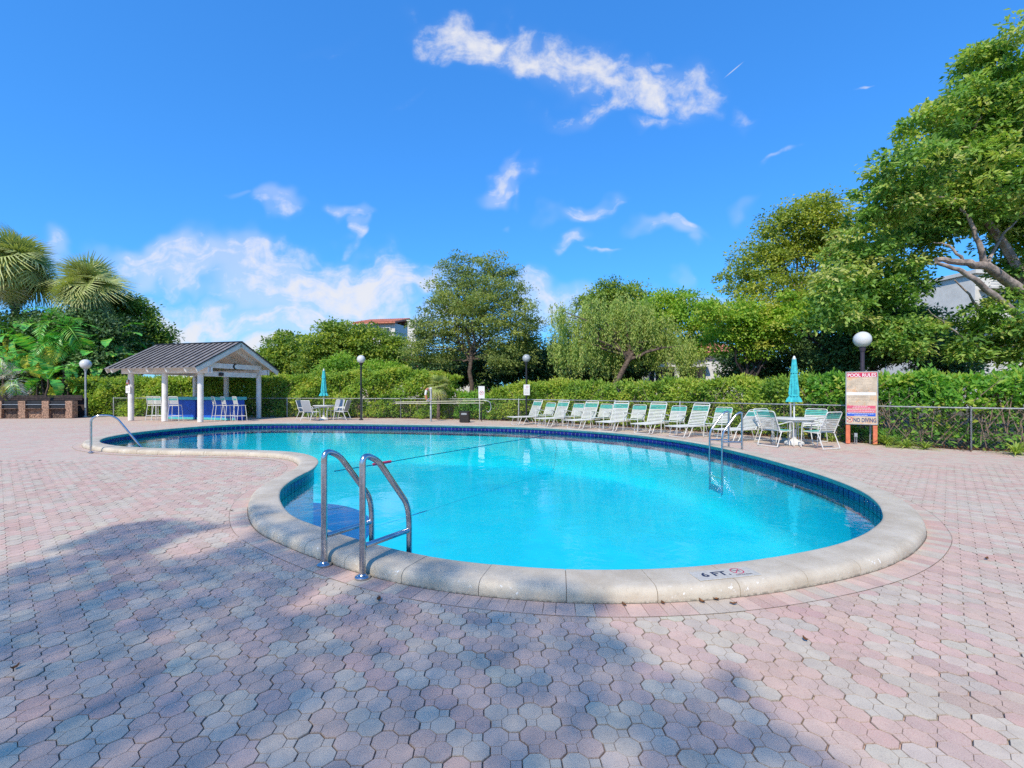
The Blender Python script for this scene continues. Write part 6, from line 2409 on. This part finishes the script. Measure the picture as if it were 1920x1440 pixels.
# right-hand block
b3 = empty('apartment_building', tuple(at(1905, HOR, 40).xy) + (0,), R(8), 'tall white block seen through the huge tree at the right edge', 'building')
MB().box((1.2, 4, 5.6), (10.5, 8, 11.2)).build('wall', M_STUCCO, b3)
MB().box((1.2, 4, 11.35), (11.0, 8.5, 0.3)).build('parapet', M_STUCCO, b3)
for zz in (1.9, 4.9, 8.6):
    for xx in (-2.8, 0.2, 3.2):
        window(b3, (xx, -0.03, zz), 1.5, 1.3, 0, 2)
for zz in (6.7, 9.9):
    MB().box((0.4, -0.5, zz), (8.2, 0.9, 0.16)).build('balcony_slab', M_STUCCO, b3)
    for k in range(4):
        MB().box((0.4, -0.93, zz + 0.25 + 0.2 * k), (8.2, 0.04, 0.05)).build('rail_bar', M_GREYP, b3)
b6 = empty('low_wing', tuple(at(1755, HOR, 46).xy) + (0,), R(5), 'low white wing with red roof left of the tall right block', 'building')
MB().box((0, 3, 2.6), (7.0, 6, 5.2)).build('wall', M_STUCCO, b6)
MB().add([(-3.8, -0.6, 5.2), (3.8, -0.6, 5.2), (3.8, 3, 6.5), (-3.8, 3, 6.5), (-3.8, 6.6, 5.2), (3.8, 6.6, 5.2)], [(0, 1, 2, 3), (3, 2, 5, 4), (0, 3, 4), (1, 5, 2), (0, 4, 5, 1)]).build('roof', M_RTILE, b6)
for xx in (-2, 0.4, 2.4):
    window(b6, (xx, -0.03, 3.4), 1.2, 1.2, 0, 2)

# a far wood closes the horizon behind the buildings
r = np.random.default_rng(88)
n = 16000
ang = r.uniform(R(35), R(145), n)
dist = r.uniform(88, 100, n)
hh = 3.2 + 1.0 * np.sin(ang * 19) + 0.8 * np.sin(ang * 43)
pos = np.stack([np.cos(ang) * dist, np.sin(ang) * dist, r.random(n) ** 0.7 * hh], 1)
V_ = leaf_quads(pos, rand_dirs(n, r), rand_dirs(n, r) + np.array([0, -1, 0.8]), r.uniform(0.6, 1.1, n), r.uniform(0.4, 0.7, n))
link('far_wood', np_mesh('far_wood', V_, np.arange(n * 4), 4, L_PINE, [('tint', 'FLOAT', np.clip(r.normal(0.4, 0.15, n), 0, 1))]), L_PINE, kind='stuff')

# ------------------------------------------------------------------ the tree behind the camera whose shade lies over the near deck
SH = [gnd(*p) for p in [(-260, 1120), (0, 1078), (70, 1042), (200, 988), (300, 973), (430, 985), (470, 950), (520, 962)]]
SH += [Vector((-1.7, 4.75, 0)), Vector((-0.9, 4.25, 0)), Vector((-0.1, 3.75, 0)), Vector((0.5, 3.5, 0))]
SH += [gnd(*p) for p in [(1150, 1130), (1112, 1165), (1185, 1205), (1225, 1255), (1300, 1275), (1385, 1245), (1415, 1300), (1450, 1345), (1520, 1390), (1580, 1440)]]
SH += [Vector((1.35, 1.2, 0)), Vector((0.2, -2.0, 0)), Vector((-6.5, -2.0, 0)), Vector((-8, 2.2, 0))]
poly = [(p.x, p.y) for p in SH]
sunny = [(620, 1105, 62, 17, -24), (378, 1018, 88, 20, -14), (100, 1040, 40, 5, -12), (1165, 1405, 34, 30, 0), (240, 1415, 34, 22, 0), (930, 1100, 50, 12, 8), (540, 985, 24, 10, 0), (1080, 1100, 30, 14, 0), (760, 1075, 22, 10, 20), (1010, 1080, 34, 8, 5), (880, 1290, 24, 10, -20), (330, 1190, 26, 8, -15), (520, 1390, 26, 14, -15), (1250, 1330, 20, 10, 0), (700, 1200, 20, 7, -20)]
r = np.random.default_rng(99)
cand = np.stack([r.uniform(-9, 2.6, 420000), r.uniform(-2.2, 6.2, 420000)], 1)
cand = cand[poly_contains(poly, cand)]
D_ = np.maximum(cand[:, 1], 0.3)
cpx, cpy = 960 + FPX * cand[:, 0] / D_, HOR + FPX * EYE / D_
ok = np.ones(len(cand), bool)
for (x, y, a, b, an) in sunny:
    c_, s_ = math.cos(R(an)), math.sin(R(an))
    dx, dy = cpx - x, cpy - y
    ok &= ((dx * c_ - -dy * -s_) / a) ** 2 + ((dx * s_ * -1 + dy * c_) / b) ** 2 > 1
cand = cand[ok]
mott = np.sin(cand[:, 0] * 5.3 + 1.7 * np.sin(cand[:, 1] * 3.1)) * np.sin(cand[:, 1] * 6.7 + 1.3 * np.sin(cand[:, 0] * 4.1))
cand = cand[r.random(len(cand)) < 0.285 - 0.08 * mott]
hgt = r.uniform(10.5, 15.0, len(cand))
k_ = hgt / SDIR.z
pos = np.stack([cand[:, 0] + SDIR.x * k_, cand[:, 1] + SDIR.y * k_, hgt], 1)
n = len(pos)
tb = Vector((-8.0, -11.5, 0))
V_ = leaf_quads(pos, rand_dirs(n, r) * np.array([1, 1, 0.5]), rand_dirs(n, r) * 0.6 + np.array([0, 0, 1]), r.uniform(0.05, 0.075, n), r.uniform(0.028, 0.042, n)) - np.array(tb)
st = empty('shade_giver_tree', tb, 0, 'large leafy tree behind the camera shading the near pavers', 'tree')
link('crown', np_mesh('crown', V_, np.arange(n * 4), 4, L_BRIGHT, [('tint', 'FLOAT', np.clip(r.normal(0.5, 0.2, n), 0, 1))]), L_BRIGHT, st)
rr = random.Random(4)
MB().tube(wiggle((0, 0, -0.1), (0.6, 0.3, 8.2), 6, 0.08, rr), [0.38, 0.3, 0.28, 0.26, 0.25, 0.24, 0.22], 10).build('trunk', M_BARKG, st)
br = MB()
for k in range(12):
    e = Vector(pos[rr.randrange(n)]) - tb
    br.tube(wiggle((0.6, 0.3, 8.0), e, 6, 0.12, rr), [0.12 - 0.016 * q for q in range(7)], 6)
br.build('branches', M_BARKG, st)
